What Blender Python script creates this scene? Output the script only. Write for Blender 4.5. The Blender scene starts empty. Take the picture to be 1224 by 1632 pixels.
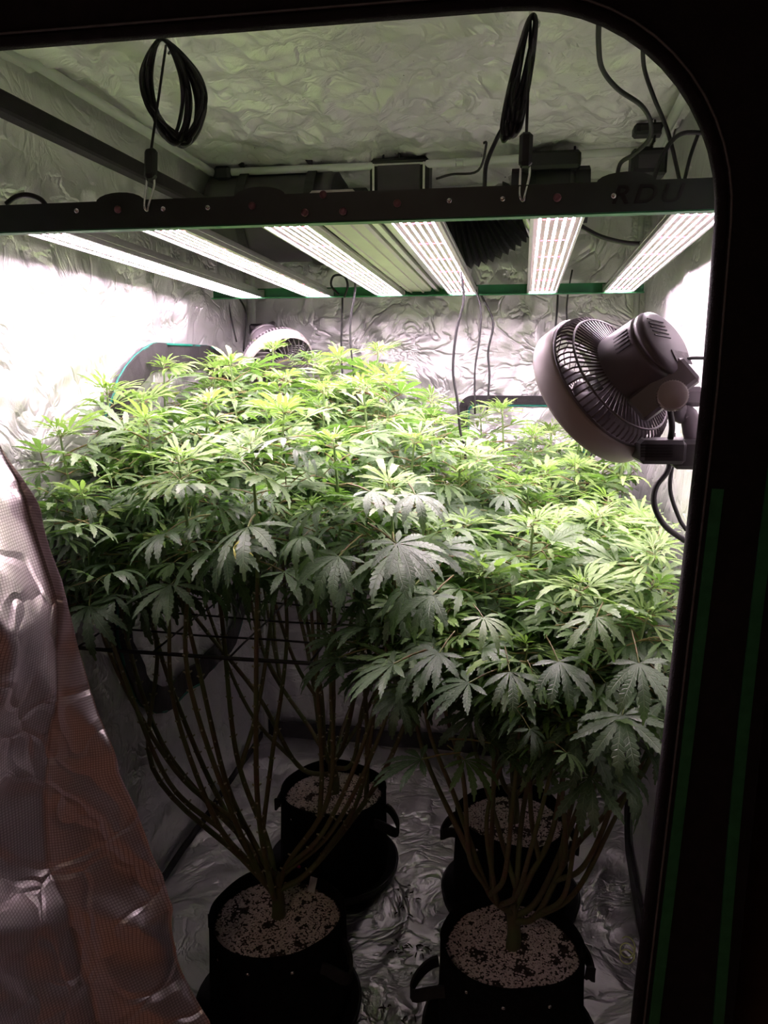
import bpy, math, random
import numpy as np
from mathutils import Vector, Matrix, noise, Quaternion
random.seed(7)
rng = np.random.default_rng(7)
scene = bpy.context.scene
COL = scene.collection
R = math.radians

# ------------------------------------------------------------------ camera, world, light, exposure
CAM = Vector((0, 0, 1.40)); PITCH, YAW, FPX = R(11.0), R(10.1), 1228.0
cam = bpy.data.cameras.new('camera')
cam.sensor_fit = 'VERTICAL'; cam.sensor_height = 24.0; cam.lens = 24.0 * FPX / 1632.0
cam.clip_start = 0.02
camo = bpy.data.objects.new('camera', cam); COL.objects.link(camo)
camo.location = CAM; camo.rotation_euler = (math.pi / 2 - PITCH, 0, YAW)
scene.camera = camo
world = bpy.data.worlds.new('dark_room_world'); scene.world = world
world.use_nodes = True
world.node_tree.nodes['Background'].inputs[0].default_value = (0.010, 0.008, 0.010, 1)
world.node_tree.nodes['Background'].inputs[1].default_value = 0.3
LED_STRENGTH = 92.0
scene.view_settings.view_transform = 'Standard'
scene.view_settings.look = 'None'
scene.view_settings.gamma = 1.0
scene.view_settings.use_curve_mapping = False
scene.view_settings.exposure = 0.40
try:
    scene.cycles.max_bounces = 8; scene.cycles.diffuse_bounces = 4; scene.cycles.glossy_bounces = 4
    scene.cycles.transmission_bounces = 6; scene.cycles.sample_clamp_indirect = 6.0
except Exception:
    pass

_f = Vector((-math.sin(YAW) * math.cos(PITCH), math.cos(YAW) * math.cos(PITCH), -math.sin(PITCH)))
_r = Vector((math.cos(YAW), math.sin(YAW), 0)); _u = _r.cross(_f)
def ray(x, y): return _f + _r * ((x - 612) / FPX) - _u * ((y - 816) / FPX)
def atY(x, y, Y): d = ray(x, y); return CAM + d * (Y / d.y)          # measured point at a known depth
def atX(x, y, X): d = ray(x, y); return CAM + d * (X / d.x)
def atZ(x, y, Z): d = ray(x, y); return CAM + d * ((Z - CAM.z) / d.z)

# ------------------------------------------------------------------ materials
def mat(name, color, rough=0.5, metal=0.0, spec=0.5, emit=None, estr=0.0):
    m = bpy.data.materials.new(name); m.use_nodes = True
    b = m.node_tree.nodes['Principled BSDF']
    b.inputs['Base Color'].default_value = (*color, 1)
    b.inputs['Roughness'].default_value = rough
    b.inputs['Metallic'].default_value = metal
    b.inputs['Specular IOR Level'].default_value = spec
    if emit:
        b.inputs['Emission Color'].default_value = (*emit, 1); b.inputs['Emission Strength'].default_value = estr
    return m
def noisy(m, scale, c1, c2, bump=0.0, bscale=None, detail=4, coord='Object', rough=None):
    nt = m.node_tree; n = nt.nodes; l = nt.links; b = n['Principled BSDF']
    tc = n.new('ShaderNodeTexCoord'); t = n.new('ShaderNodeTexNoise')
    t.inputs['Scale'].default_value = scale; t.inputs['Detail'].default_value = detail
    l.new(tc.outputs[coord], t.inputs['Vector'])
    r = n.new('ShaderNodeValToRGB'); r.color_ramp.elements[0].position = 0.3; r.color_ramp.elements[1].position = 0.7
    r.color_ramp.elements[0].color = (*c1, 1); r.color_ramp.elements[1].color = (*c2, 1)
    l.new(t.outputs['Fac'], r.inputs['Fac']); l.new(r.outputs['Color'], b.inputs['Base Color'])
    if bump:
        t2 = n.new('ShaderNodeTexNoise'); t2.inputs['Scale'].default_value = bscale or scale * 3
        l.new(tc.outputs[coord], t2.inputs['Vector'])
        bp = n.new('ShaderNodeBump'); bp.inputs['Strength'].default_value = bump; bp.inputs['Distance'].default_value = 0.01
        l.new(t2.outputs['Fac'], bp.inputs['Height']); l.new(bp.outputs['Normal'], b.inputs['Normal'])
    return m

def mylar(name, color=(0.79, 0.775, 0.79), rough=0.47, metal=0.85, weave=1.0):
    """aluminised grow-tent lining: crinkles and a fine diamond weave as relief"""
    m = mat(name, color, rough, metal); nt = m.node_tree; n = nt.nodes; l = nt.links; b = n['Principled BSDF']
    tc = n.new('ShaderNodeTexCoord')
    mp = n.new('ShaderNodeMapping'); l.new(tc.outputs['Object'], mp.inputs['Vector'])
    a = n.new('ShaderNodeTexNoise'); a.inputs['Scale'].default_value = 5; a.inputs['Detail'].default_value = 4; a.inputs['Distortion'].default_value = 1.2
    l.new(mp.outputs['Vector'], a.inputs['Vector'])
    b1 = n.new('ShaderNodeBump'); b1.inputs['Strength'].default_value = 0.55; b1.inputs['Distance'].default_value = 0.02
    l.new(a.outputs['Fac'], b1.inputs['Height'])
    v = n.new('ShaderNodeTexVoronoi'); v.feature = 'DISTANCE_TO_EDGE'; v.inputs['Scale'].default_value = 9
    l.new(a.outputs['Color'], mp.inputs['Rotation']) if False else None
    ds = n.new('ShaderNodeVectorMath'); ds.operation = 'ADD'
    sc_ = n.new('ShaderNodeVectorMath'); sc_.operation = 'SCALE'; sc_.inputs['Scale'].default_value = 0.35
    l.new(a.outputs['Color'], sc_.inputs[0]); l.new(tc.outputs['Object'], ds.inputs[0]); l.new(sc_.outputs[0], ds.inputs[1])
    l.new(ds.outputs[0], v.inputs['Vector'])
    mr = n.new('ShaderNodeMapRange'); mr.inputs['From Max'].default_value = 0.12; l.new(v.outputs['Distance'], mr.inputs['Value'])
    b2 = n.new('ShaderNodeBump'); b2.inputs['Strength'].default_value = 0.32; b2.inputs['Distance'].default_value = 0.01
    l.new(mr.outputs['Result'], b2.inputs['Height']); l.new(b1.outputs['Normal'], b2.inputs['Normal'])
    w = n.new('ShaderNodeTexNoise'); w.inputs['Scale'].default_value = 420; w.inputs['Detail'].default_value = 1
    l.new(tc.outputs['Object'], w.inputs['Vector'])
    b3 = n.new('ShaderNodeBump'); b3.inputs['Strength'].default_value = 0.25 * weave; b3.inputs['Distance'].default_value = 0.002
    l.new(w.outputs['Fac'], b3.inputs['Height']); l.new(b2.outputs['Normal'], b3.inputs['Normal'])
    l.new(b3.outputs['Normal'], b.inputs['Normal'])
    return m

M = {}
M['mylar'] = mylar('silver_mylar')
M['mylar_roof'] = mylar('silver_roof_lining', (0.92, 0.90, 0.91), 0.45, 0.6, 1.0)
M['mylar_floor'] = mylar('silver_floor_sheet', (0.88, 0.84, 0.86), 0.34, 0.9, 0.6)
def grid_mylar():
    """the door's lining shows its woven square mesh"""
    m = mylar('silver_door_lining', (0.78, 0.70, 0.70), 0.34, 0.9, 0.3)
    nt = m.node_tree; n = nt.nodes; l = nt.links; b = n['Principled BSDF']
    for q in n:
        if q.bl_idname == 'ShaderNodeTexNoise' and q.inputs['Scale'].default_value < 10: q.inputs['Detail'].default_value = 2; q.inputs['Distortion'].default_value = 0
    uv = n.new('ShaderNodeUVMap'); br = n.new('ShaderNodeTexBrick'); br.offset = 0.0
    br.inputs['Scale'].default_value = 1.0; br.inputs['Brick Width'].default_value = 0.0042; br.inputs['Row Height'].default_value = 0.0042
    br.inputs['Mortar Size'].default_value = 0.0007; br.inputs['Mortar Smooth'].default_value = 0.6
    br.inputs['Color1'].default_value = (0.90, 0.83, 0.84, 1); br.inputs['Color2'].default_value = (0.85, 0.78, 0.79, 1)
    br.inputs['Mortar'].default_value = (0.48, 0.40, 0.40, 1)
    l.new(uv.outputs['UV'], br.inputs['Vector']); l.new(br.outputs['Color'], b.inputs['Base Color'])
    return m
M['mylar_door'] = grid_mylar()
M['black_fabric'] = noisy(mat('black_canvas', (0.012, 0.010, 0.012), 0.8, 0, 0.25), 40, (0.014, 0.011, 0.013), (0.022, 0.017, 0.020), 0.3, 600)
M['pot_fabric'] = noisy(mat('black_felt', (0.008, 0.008, 0.009), 0.95, 0, 0.1), 60, (0.006, 0.006, 0.007), (0.013, 0.012, 0.013), 0.5, 500)
M['strap'] = noisy(mat('black_webbing', (0.018, 0.017, 0.018), 0.75), 80, (0.014, 0.013, 0.014), (0.025, 0.023, 0.024), 0.3, 700)
M['band'] = noisy(mat('charcoal_window_trim', (0.02, 0.018, 0.02), 0.7), 60, (0.016, 0.014, 0.016), (0.028, 0.025, 0.027), 0.3, 500)
M['green_trim'] = noisy(mat('green_piping', (0.02, 0.17, 0.06), 0.6), 50, (0.015, 0.14, 0.05), (0.03, 0.20, 0.075), 0.2, 700)
M['teal_trim'] = noisy(mat('teal_piping', (0.005, 0.17, 0.12), 0.5), 50, (0.004, 0.14, 0.10), (0.008, 0.20, 0.14))
M['pole'] = noisy(mat('white_enamel_pole', (0.72, 0.73, 0.72), 0.4), 10, (0.66, 0.68, 0.66), (0.76, 0.77, 0.76))
M['plastic'] = noisy(mat('black_plastic', (0.038, 0.033, 0.037), 0.45), 30, (0.034, 0.029, 0.033), (0.044, 0.038, 0.043))
M['plastic_dark'] = noisy(mat('matte_black_plastic', (0.009, 0.009, 0.010), 0.55), 30, (0.008, 0.008, 0.009), (0.012, 0.012, 0.013))
M['cable'] = noisy(mat('black_cable', (0.012, 0.012, 0.013), 0.5), 60, (0.010, 0.010, 0.011), (0.016, 0.015, 0.017))
M['fan_grey'] = noisy(mat('warm_grey_plastic', (0.48, 0.43, 0.42), 0.45), 20, (0.46, 0.41, 0.40), (0.50, 0.45, 0.44))
M['fan_black'] = noisy(mat('fan_charcoal', (0.15, 0.13, 0.145), 0.40), 30, (0.14, 0.12, 0.135), (0.16, 0.14, 0.155))
M['fan_knob'] = noisy(mat('fan_knob_grey', (0.50, 0.44, 0.44), 0.4), 40, (0.47, 0.41, 0.41), (0.53, 0.47, 0.47))
M['label'] = noisy(mat('grey_rating_label', (0.12, 0.11, 0.12), 0.5), 150, (0.08, 0.075, 0.08), (0.2, 0.18, 0.19))
M['rail_green'] = noisy(mat('green_powder_coat', (0.012, 0.14, 0.045), 0.5), 25, (0.011, 0.13, 0.042), (0.014, 0.16, 0.052))
M['rail_black'] = noisy(mat('dark_printed_rail', (0.020, 0.028, 0.022), 0.45), 25, (0.018, 0.026, 0.02), (0.024, 0.034, 0.027))
M['print'] = noisy(mat('black_print', (0.006, 0.006, 0.007), 0.3), 20, (0.005, 0.005, 0.006), (0.008, 0.008, 0.009))
M['alu'] = noisy(mat('brushed_aluminium', (0.72, 0.70, 0.71), 0.35, 0.9), 60, (0.68, 0.66, 0.67), (0.76, 0.74, 0.75))
M['cream_alu'] = noisy(mat('cream_driver_case', (0.62, 0.60, 0.56), 0.45, 0.25), 12, (0.58, 0.56, 0.52), (0.66, 0.64, 0.60))
M['steel'] = noisy(mat('bright_steel', (0.75, 0.74, 0.74), 0.22, 1.0), 40, (0.70, 0.69, 0.69), (0.8, 0.79, 0.79))
M['screw'] = noisy(mat('dull_red_screw', (0.16, 0.07, 0.075), 0.4, 0.5), 90, (0.12, 0.05, 0.055), (0.22, 0.10, 0.11))
M['pcb'] = noisy(mat('white_led_board', (0.62, 0.52, 0.55), 0.5), 50, (0.60, 0.50, 0.53), (0.64, 0.54, 0.57))
M['soil'] = noisy(mat('dark_coco_soil', (0.04, 0.028, 0.024), 0.95), 120, (0.02, 0.014, 0.012), (0.09, 0.06, 0.05), 0.8, 160)
M['perlite'] = noisy(mat('perlite', (0.80, 0.68, 0.66), 0.9), 200, (0.66, 0.52, 0.50), (0.88, 0.77, 0.75))
M['paper'] = noisy(mat('white_plant_tag', (0.75, 0.73, 0.72), 0.6), 30, (0.7, 0.68, 0.67), (0.8, 0.78, 0.77))
M['pink'] = noisy(mat('pink_clip', (0.75, 0.03, 0.28), 0.4), 30, (0.7, 0.03, 0.25), (0.8, 0.04, 0.32))
M['wire_yellow'] = noisy(mat('yellow_green_tie', (0.55, 0.62, 0.25), 0.5), 30, (0.5, 0.57, 0.2), (0.6, 0.68, 0.3))
M['debris'] = noisy(mat('dry_leaf_bits', (0.03, 0.022, 0.015), 0.9), 90, (0.02, 0.016, 0.012), (0.05, 0.035, 0.02))
M['wood_floor'] = noisy(mat('brown_wood_floor', (0.20, 0.10, 0.055), 0.5), 6, (0.16, 0.075, 0.04), (0.24, 0.125, 0.07))
M['room_wall'] = noisy(mat('dim_room_wall', (0.30, 0.22, 0.19), 0.9), 5, (0.28, 0.2, 0.17), (0.32, 0.24, 0.21))
M['zip'] = noisy(mat('grey_zip_teeth', (0.16, 0.15, 0.16), 0.4), 60, (0.13, 0.12, 0.13), (0.2, 0.19, 0.2))
M['lamp_glass'] = mat('warm_lamp_glass', (0.9, 0.8, 0.7), 0.4, 0, 0.5, (1.0, 0.74, 0.55), 11.0)

def led_mat():
    """row of small diodes: bright chips with slightly dimmer gaps"""
    m = mat('led_diodes', (0.9, 0.85, 0.85), 0.4); nt = m.node_tree; n = nt.nodes; l = nt.links; b = n['Principled BSDF']
    tc = n.new('ShaderNodeTexCoord'); sp = n.new('ShaderNodeSeparateXYZ'); l.new(tc.outputs['Object'], sp.inputs[0])
    mu = n.new('ShaderNodeMath'); mu.operation = 'MULTIPLY'; mu.inputs[1].default_value = 125; l.new(sp.outputs['Y'], mu.inputs[0])
    fr = n.new('ShaderNodeMath'); fr.operation = 'FRACT'; l.new(mu.outputs[0], fr.inputs[0])
    gt = n.new('ShaderNodeMath'); gt.operation = 'GREATER_THAN'; gt.inputs[1].default_value = 0.3; l.new(fr.outputs[0], gt.inputs[0])
    mr = n.new('ShaderNodeMapRange'); mr.inputs['To Min'].default_value = LED_STRENGTH * 0.25; mr.inputs['To Max'].default_value = LED_STRENGTH * 1.32
    l.new(gt.outputs[0], mr.inputs['Value']); l.new(mr.outputs['Result'], b.inputs['Emission Strength'])
    b.inputs['Emission Color'].default_value = (1.0, 0.79, 0.91, 1)
    return m
M['led'] = led_mat()
M['led'].cycles.emission_sampling = 'FRONT'
M['led_red'] = mat('deep_red_diodes', (0.9, 0.2, 0.25), 0.4, 0, 0.5, (1.0, 0.10, 0.22), 6.0); M['led_red'].cycles.emission_sampling = 'NONE'

def leaf_mat(name, c_lo, c_hi, trans, tcol, rough, per_object, vein):
    m = bpy.data.materials.new(name); m.use_nodes = True; nt = m.node_tree; n = nt.nodes; l = nt.links
    b = n['Principled BSDF']; out = n['Material Output']
    b.inputs['Roughness'].default_value = rough; b.inputs['Specular IOR Level'].default_value = 0.85
    if per_object:
        oi = n.new('ShaderNodeObjectInfo'); fac = oi.outputs['Random']
    else:
        at = n.new('ShaderNodeAttribute'); at.attribute_name = 'tint'; fac = at.outputs['Fac']
    mix = n.new('ShaderNodeMix'); mix.data_type = 'RGBA'
    mix.inputs['A'].default_value = (*c_lo, 1); mix.inputs['B'].default_value = (*c_hi, 1); l.new(fac, mix.inputs['Factor'])
    uv = n.new('ShaderNodeUVMap'); sp = n.new('ShaderNodeSeparateXYZ'); l.new(uv.outputs['UV'], sp.inputs[0])
    ab = n.new('ShaderNodeMath'); ab.operation = 'ABSOLUTE'; l.new(sp.outputs['X'], ab.inputs[0])
    s1 = n.new('ShaderNodeMath'); s1.operation = 'MULTIPLY'; s1.inputs[1].default_value = 12.0; l.new(sp.outputs['Y'], s1.inputs[0])
    s2 = n.new('ShaderNodeMath'); s2.operation = 'MULTIPLY'; s2.inputs[1].default_value = -0.9; l.new(ab.outputs[0], s2.inputs[0])
    ad = n.new('ShaderNodeMath'); ad.operation = 'ADD'; l.new(s1.outputs[0], ad.inputs[0]); l.new(s2.outputs[0], ad.inputs[1])
    fr = n.new('ShaderNodeMath'); fr.operation = 'PINGPONG'; fr.inputs[1].default_value = 0.5; l.new(ad.outputs[0], fr.inputs[0])
    ve = n.new('ShaderNodeMapRange'); ve.inputs['From Min'].default_value = 0.14; ve.inputs['From Max'].default_value = 0.0
    l.new(fr.outputs[0], ve.inputs['Value'])
    mid = n.new('ShaderNodeMapRange'); mid.inputs['From Min'].default_value = 0.13; mid.inputs['From Max'].default_value = 0.04
    l.new(ab.outputs[0], mid.inputs['Value'])
    mx = n.new('ShaderNodeMath'); mx.operation = 'MAXIMUM'; l.new(ve.outputs['Result'], mx.inputs[0]); l.new(mid.outputs['Result'], mx.inputs[1])
    sc2 = n.new('ShaderNodeMath'); sc2.operation = 'MULTIPLY'; sc2.inputs[1].default_value = vein; l.new(mx.outputs[0], sc2.inputs[0])
    mix2 = n.new('ShaderNodeMix'); mix2.data_type = 'RGBA'; l.new(mix.outputs['Result'], mix2.inputs['A'])
    mix2.inputs['B'].default_value = (min(1, c_hi[0] * 2.0 + .03), min(1, c_hi[1] * 1.7 + .03), min(1, c_hi[2] * 1.8 + .02), 1)
    l.new(sc2.outputs[0], mix2.inputs['Factor'])
    l.new(mix2.outputs['Result'], b.inputs['Base Color'])
    bp = n.new('ShaderNodeBump'); bp.inputs['Strength'].default_value = 0.45; bp.inputs['Distance'].default_value = 0.002; bp.invert = True
    l.new(mx.outputs[0], bp.inputs['Height']); l.new(bp.outputs['Normal'], b.inputs['Normal'])
    tr = n.new('ShaderNodeBsdfTranslucent'); tr.inputs['Color'].default_value = (*tcol, 1)
    ms = n.new('ShaderNodeMixShader'); ms.inputs[0].default_value = trans
    l.new(b.outputs[0], ms.inputs[1]); l.new(tr.outputs[0], ms.inputs[2]); l.new(ms.outputs[0], out.inputs['Surface'])
    return m
for po in (True, False):
    sfx = '' if po else '_mass'
    M['leaf_old' + sfx] = leaf_mat('mature_leaf' + sfx, (0.050, 0.100, 0.046), (0.095, 0.165, 0.076), 0.18, (0.15, 0.34, 0.05), 0.40, po, 0.42)
    M['leaf_mid' + sfx] = leaf_mat('green_leaf' + sfx, (0.085, 0.165, 0.055), (0.15, 0.25, 0.09), 0.26, (0.22, 0.48, 0.06), 0.42, po, 0.28)
    M['leaf_young' + sfx] = leaf_mat('young_leaf' + sfx, (0.19, 0.34, 0.08), (0.31, 0.45, 0.15), 0.32, (0.34, 0.60, 0.10), 0.46, po, 0.22)
M['leaf_yellow'] = leaf_mat('yellowed_leaf', (0.42, 0.46, 0.05), (0.50, 0.52, 0.07), 0.3, (0.55, 0.55, 0.06), 0.5, True, 0.2)
M['petiole'] = noisy(mat('reddish_petiole', (0.20, 0.16, 0.06), 0.5), 20, (0.24, 0.10, 0.06), (0.16, 0.24, 0.06))
M['stem'] = noisy(mat('green_brown_stem', (0.13, 0.13, 0.055), 0.6), 14, (0.16, 0.10, 0.06), (0.11, 0.16, 0.05), 0.3, 90)
M['shoot'] = noisy(mat('green_upper_stem', (0.17, 0.27, 0.09), 0.5), 20, (0.14, 0.24, 0.07), (0.21, 0.30, 0.11))
M['node'] = noisy(mat('pale_leaf_scar', (0.34, 0.32, 0.2), 0.6), 60, (0.3, 0.28, 0.17), (0.4, 0.38, 0.25))

# ------------------------------------------------------------------ mesh helpers
class MB:
    def __init__(s): s.v = []; s.f = []; s.mi = []; s.smooth = []; s.uv = None
    def add(s, vs, fs, mi=0, sm=False):
        o = len(s.v); s.v += [tuple(p) for p in vs]
        for f in fs: s.f.append(tuple(i + o for i in f)); s.mi.append(mi); s.smooth.append(sm)
        return s
    def box(s, c, d, rot=None, mi=0, bev=0.0):
        c = Vector(c); hx, hy, hz = d[0] / 2, d[1] / 2, d[2] / 2
        if bev <= 0:
            vs = [Vector((x * hx, y * hy, z * hz)) for x in (-1, 1) for y in (-1, 1) for z in (-1, 1)]
            fs = [(0, 1, 3, 2), (4, 6, 7, 5), (0, 4, 5, 1), (2, 3, 7, 6), (0, 2, 6, 4), (1, 5, 7, 3)]
        else:
            b = min(bev, hx * .9, hy * .9, hz * .9); vs = []; idx = {}
            for x in (-1, 1):
                for y in (-1, 1):
                    for z in (-1, 1):
                        for k in range(3):
                            p = Vector((x * (hx - (0 if k == 0 else b)), y * (hy - (0 if k == 1 else b)), z * (hz - (0 if k == 2 else b))))
                            idx[(x, y, z, k)] = len(vs); vs.append(p)
            fs = []
            q = ((-1, -1), (1, -1), (1, 1), (-1, 1))
            for sgn in (-1, 1):
                fs.append(tuple(idx[(sgn, a, c_, 0)] for a, c_ in q)); fs.append(tuple(idx[(a, sgn, c_, 1)] for a, c_ in q)); fs.append(tuple(idx[(a, c_, sgn, 2)] for a, c_ in q))
            for a in (-1, 1):
                for c_ in (-1, 1):
                    fs.append((idx[(a, c_, -1, 0)], idx[(a, c_, 1, 0)], idx[(a, c_, 1, 1)], idx[(a, c_, -1, 1)]))
                    fs.append((idx[(a, -1, c_, 0)], idx[(a, 1, c_, 0)], idx[(a, 1, c_, 2)], idx[(a, -1, c_, 2)]))
                    fs.append((idx[(-1, a, c_, 1)], idx[(1, a, c_, 1)], idx[(1, a, c_, 2)], idx[(-1, a, c_, 2)]))
                    for d_ in (-1, 1): fs.append((idx[(a, c_, d_, 0)], idx[(a, c_, d_, 1)], idx[(a, c_, d_, 2)]))
        if rot is not None: vs = [rot @ p for p in vs]
        return s.add([p + c for p in vs], fs, mi)
    def tube(s, pts, rad, n=8, closed=False, mi=0, caps=True, smooth=True):
        P = [Vector(p) for p in pts]; k = len(P)
        rr = rad if isinstance(rad, (list, tuple)) else [rad] * k
        T = []
        for i in range(k):
            a = P[(i - 1) % k] if (closed or i > 0) else P[i]; b = P[(i + 1) % k] if (closed or i < k - 1) else P[i]
            t = b - a; T.append(t.normalized() if t.length > 1e-9 else Vector((0, 0, 1)))
        nrm = T[0].orthogonal().normalized(); vs = []
        for i in range(k):
            nrm = nrm - T[i] * nrm.dot(T[i])
            if nrm.length < 1e-6: nrm = T[i].orthogonal()
            nrm.normalize(); bn = T[i].cross(nrm)
            for j in range(n):
                a = 2 * math.pi * j / n
                vs.append(P[i] + (nrm * math.cos(a) + bn * math.sin(a)) * rr[i])
        fs = []
        for i in range(k if closed else k - 1):
            i2 = (i + 1) % k
            for j in range(n): fs.append((i * n + j, i * n + (j + 1) % n, i2 * n + (j + 1) % n, i2 * n + j))
        s.add(vs, fs, mi, smooth)
        if caps and not closed:
            o = len(s.v) - len(vs)
            s.f.append(tuple(o + j for j in range(n))[::-1]); s.mi.append(mi); s.smooth.append(False)
            s.f.append(tuple(o + (k - 1) * n + j for j in range(n))); s.mi.append(mi); s.smooth.append(False)
        return s
    def lathe(s, prof, n=32, mtx=None, mi=0, a0=0, a1=2 * math.pi, smooth=True):
        full = abs(a1 - a0 - 2 * math.pi) < 1e-6; cnt = n if full else n + 1; vs = []; fs = []
        for (r, z) in prof:
            for j in range(cnt):
                a = a0 + (a1 - a0) * j / n; p = Vector((r * math.cos(a), r * math.sin(a), z)); vs.append(mtx @ p if mtx else p)
        for i in range(len(prof) - 1):
            for j in range(n):
                j2 = (j + 1) % cnt
                fs.append((i * cnt + j, i * cnt + j2, (i + 1) * cnt + j2, (i + 1) * cnt + j))
        return s.add(vs, fs, mi, smooth)
    def ribbon(s, pts, nrms, w, th, mi=0, smooth=False):
        """flat strap following pts; nrms = surface normals; width across"""
        P = [Vector(p) for p in pts]; k = len(P); vs = []; fs = []
        for i in range(k):
            t = (P[min(i + 1, k - 1)] - P[max(i - 1, 0)]).normalized(); nn = Vector(nrms[i]) if isinstance(nrms, list) else Vector(nrms)
            sd = t.cross(nn).normalized(); nn = sd.cross(t).normalized()
            for a, b in ((-1, -1), (1, -1), (1, 1), (-1, 1)): vs.append(P[i] + sd * (a * w / 2) + nn * (b * th / 2))
        for i in range(k - 1):
            for j in range(4): fs.append((i * 4 + j, i * 4 + (j + 1) % 4, (i + 1) * 4 + (j + 1) % 4, (i + 1) * 4 + j))
        fs += [(3, 2, 1, 0), ((k - 1) * 4, (k - 1) * 4 + 1, (k - 1) * 4 + 2, (k - 1) * 4 + 3)]
        return s.add(vs, fs, mi, smooth)
    def build(s, name, mats, parent=None, kind=None):
        if not isinstance(mats, (list, tuple)): mats = [mats]
        mats = [M[m] if isinstance(m, str) else m for m in mats]
        V = np.array(s.v, dtype=float); c = (V.min(0) + V.max(0)) / 2
        me = bpy.data.meshes.new(name); me.from_pydata((V - c).tolist(), [], s.f)
        for m in mats: me.materials.append(m)
        me.polygons.foreach_set('material_index', s.mi); me.polygons.foreach_set('use_smooth', s.smooth)
        if s.uv is not None:
            u = me.uv_layers.new(name='UVMap'); li = np.zeros(len(me.loops), dtype=np.int32); me.loops.foreach_get('vertex_index', li)
            u.data.foreach_set('uv', np.array(s.uv, dtype=np.float32)[li].ravel())
        me.update()
        o = bpy.data.objects.new(name, me); COL.objects.link(o); o.location = c
        if parent is not None: attach(o, parent)
        if kind: o['kind'] = kind
        return o
WLOC = {}
def wloc(o):
    l = Vector(o.location)
    while o.parent: o = o.parent; l += Vector(o.location)
    return l
def attach(o, p):
    o.location = Vector(o.location) - wloc(p); o.parent = p
def empty(name, loc):
    o = bpy.data.objects.new(name, None); o.empty_display_size = 0.05; COL.objects.link(o); o.location = loc; return o
def tag(o, label, cat, group=None):
    o['label'] = label; o['category'] = cat
    if group: o['group'] = group
    return o
def struct(o, label=None):
    o['kind'] = 'structure'
    if label: o['label'] = label
    return o
def smooth(pts, k=6, closed=False):
    P = [Vector(p) for p in pts]; n = len(P); out = []
    for i in range(n if closed else n - 1):
        p0 = P[(i - 1) % n] if (closed or i > 0) else P[0] * 2 - P[1]
        p1 = P[i]; p2 = P[(i + 1) % n]; p3 = P[(i + 2) % n] if (closed or i + 2 < n) else p2 * 2 - p1
        for j in range(k):
            t = j / k; t2 = t * t; t3 = t2 * t
            out.append(0.5 * (2 * p1 + (p2 - p0) * t + (2 * p0 - 5 * p1 + 4 * p2 - p3) * t2 + (3 * p1 - p0 - 3 * p2 + p3) * t3))
    if not closed: out.append(P[-1].copy())
    return out
def frame_from(axis, up=(0, 0, 1)):
    z = Vector(axis).normalized(); x = Vector(up).cross(z).normalized(); y = z.cross(x)
    return Matrix((x, y, z)).transposed()
def sheet(name, fn, nu, nv, mats=('mylar', 'black_fabric'), th=0.003, uvs=None, back=None, parent=None):
    """thick fabric sheet: fn(u,v) -> point; back = direction of the outer side"""
    P = [[Vector(fn(i / nu, j / nv)) for i in range(nu + 1)] for j in range(nv + 1)]
    b = MB(); W = nu + 1
    vs = [P[j][i] for j in range(nv + 1) for i in range(nu + 1)]
    bk = Vector(back) * th
    vb = [p + bk for p in vs]; n = len(vs)
    f1 = [(j * W + i, j * W + i + 1, (j + 1) * W + i + 1, (j + 1) * W + i) for j in range(nv) for i in range(nu)]
    b.add(vs, f1, 0, True); b.add(vb, [f[::-1] for f in f1], 1, True)
    rim = [j * W for j in range(nv)] and []
    for i in range(nu): rim += [(i, i + 1, n + i + 1, n + i), (nv * W + i, nv * W + i + 1, n + nv * W + i + 1, n + nv * W + i)]
    for j in range(nv): rim += [(j * W, (j + 1) * W, n + (j + 1) * W, n + j * W), (j * W + nu, (j + 1) * W + nu, n + (j + 1) * W + nu, n + j * W + nu)]
    for f in rim: b.f.append(f); b.mi.append(1); b.smooth.append(False)
    if uvs: b.uv = [uvs(i / nu, j / nv) for j in range(nv + 1) for i in range(nu + 1)] * 2
    return b.build(name, list(mats), parent)
def N(p): return noise.noise(Vector(p))
def ridge(p): return 1 - abs(noise.noise(Vector(p))) * 2
def crinkle(a, b, seed, amp=1.0):
    d = 0.018 * N((a * 2.2, b * 2.2, seed)) + 0.016 * max(0, ridge((a * 4 + .5 * N((a * 3, b * 3, seed)), b * 3.2, seed + 3)) - .45)
    d += 0.009 * max(0, ridge((a * 9 + b * 4, b * 8 - a * 3, seed + 7)) - .35) + 0.006 * max(0, ridge((a * 13 - b * 9, b * 6 + a * 2, seed + 8)) - .5) + 0.0032 * N((a * 16, b * 14, seed + 9))
    return d * amp

# ------------------------------------------------------------------ the tent (the setting)
XL, XRF, XRB, YF, YB, ZT = -0.935, 0.318, 0.365, 1.0, 2.58, 1.968
def edge(u): return min(1, 10 * u) * min(1, 10 * (1 - u))
wl = struct(sheet('wall_left', lambda u, v: (XL + edge(v) * edge(u) * crinkle(1 + u * 1.58, v * 1.97, 1.3, 1.3) + .012 * edge(u) * edge(v), YF + u * (YB - YF), v * ZT), 130, 150, back=(-1, 0, 0)), 'wrinkled silver left wall of the grow tent')
wb = struct(sheet('wall_back', lambda u, v: (XL + u * (XRB - XL), YB - edge(v) * edge(u) * crinkle(u * 1.3, v * 1.97, 8.1, 1.3) - .012 * edge(u) * edge(v), v * ZT), 120, 150, back=(0, 1, 0)), 'wrinkled silver back wall of the grow tent')
wr = struct(sheet('wall_right', lambda u, v: (XRF + u * (XRB - XRF) - edge(v) * edge(u) * crinkle(u * 1.58, v * 1.97, 15.7, 0.9), YF + u * (YB - YF), v * ZT), 110, 130, back=(1, 0, 0)), 'wrinkled silver right wall of the grow tent')
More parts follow.
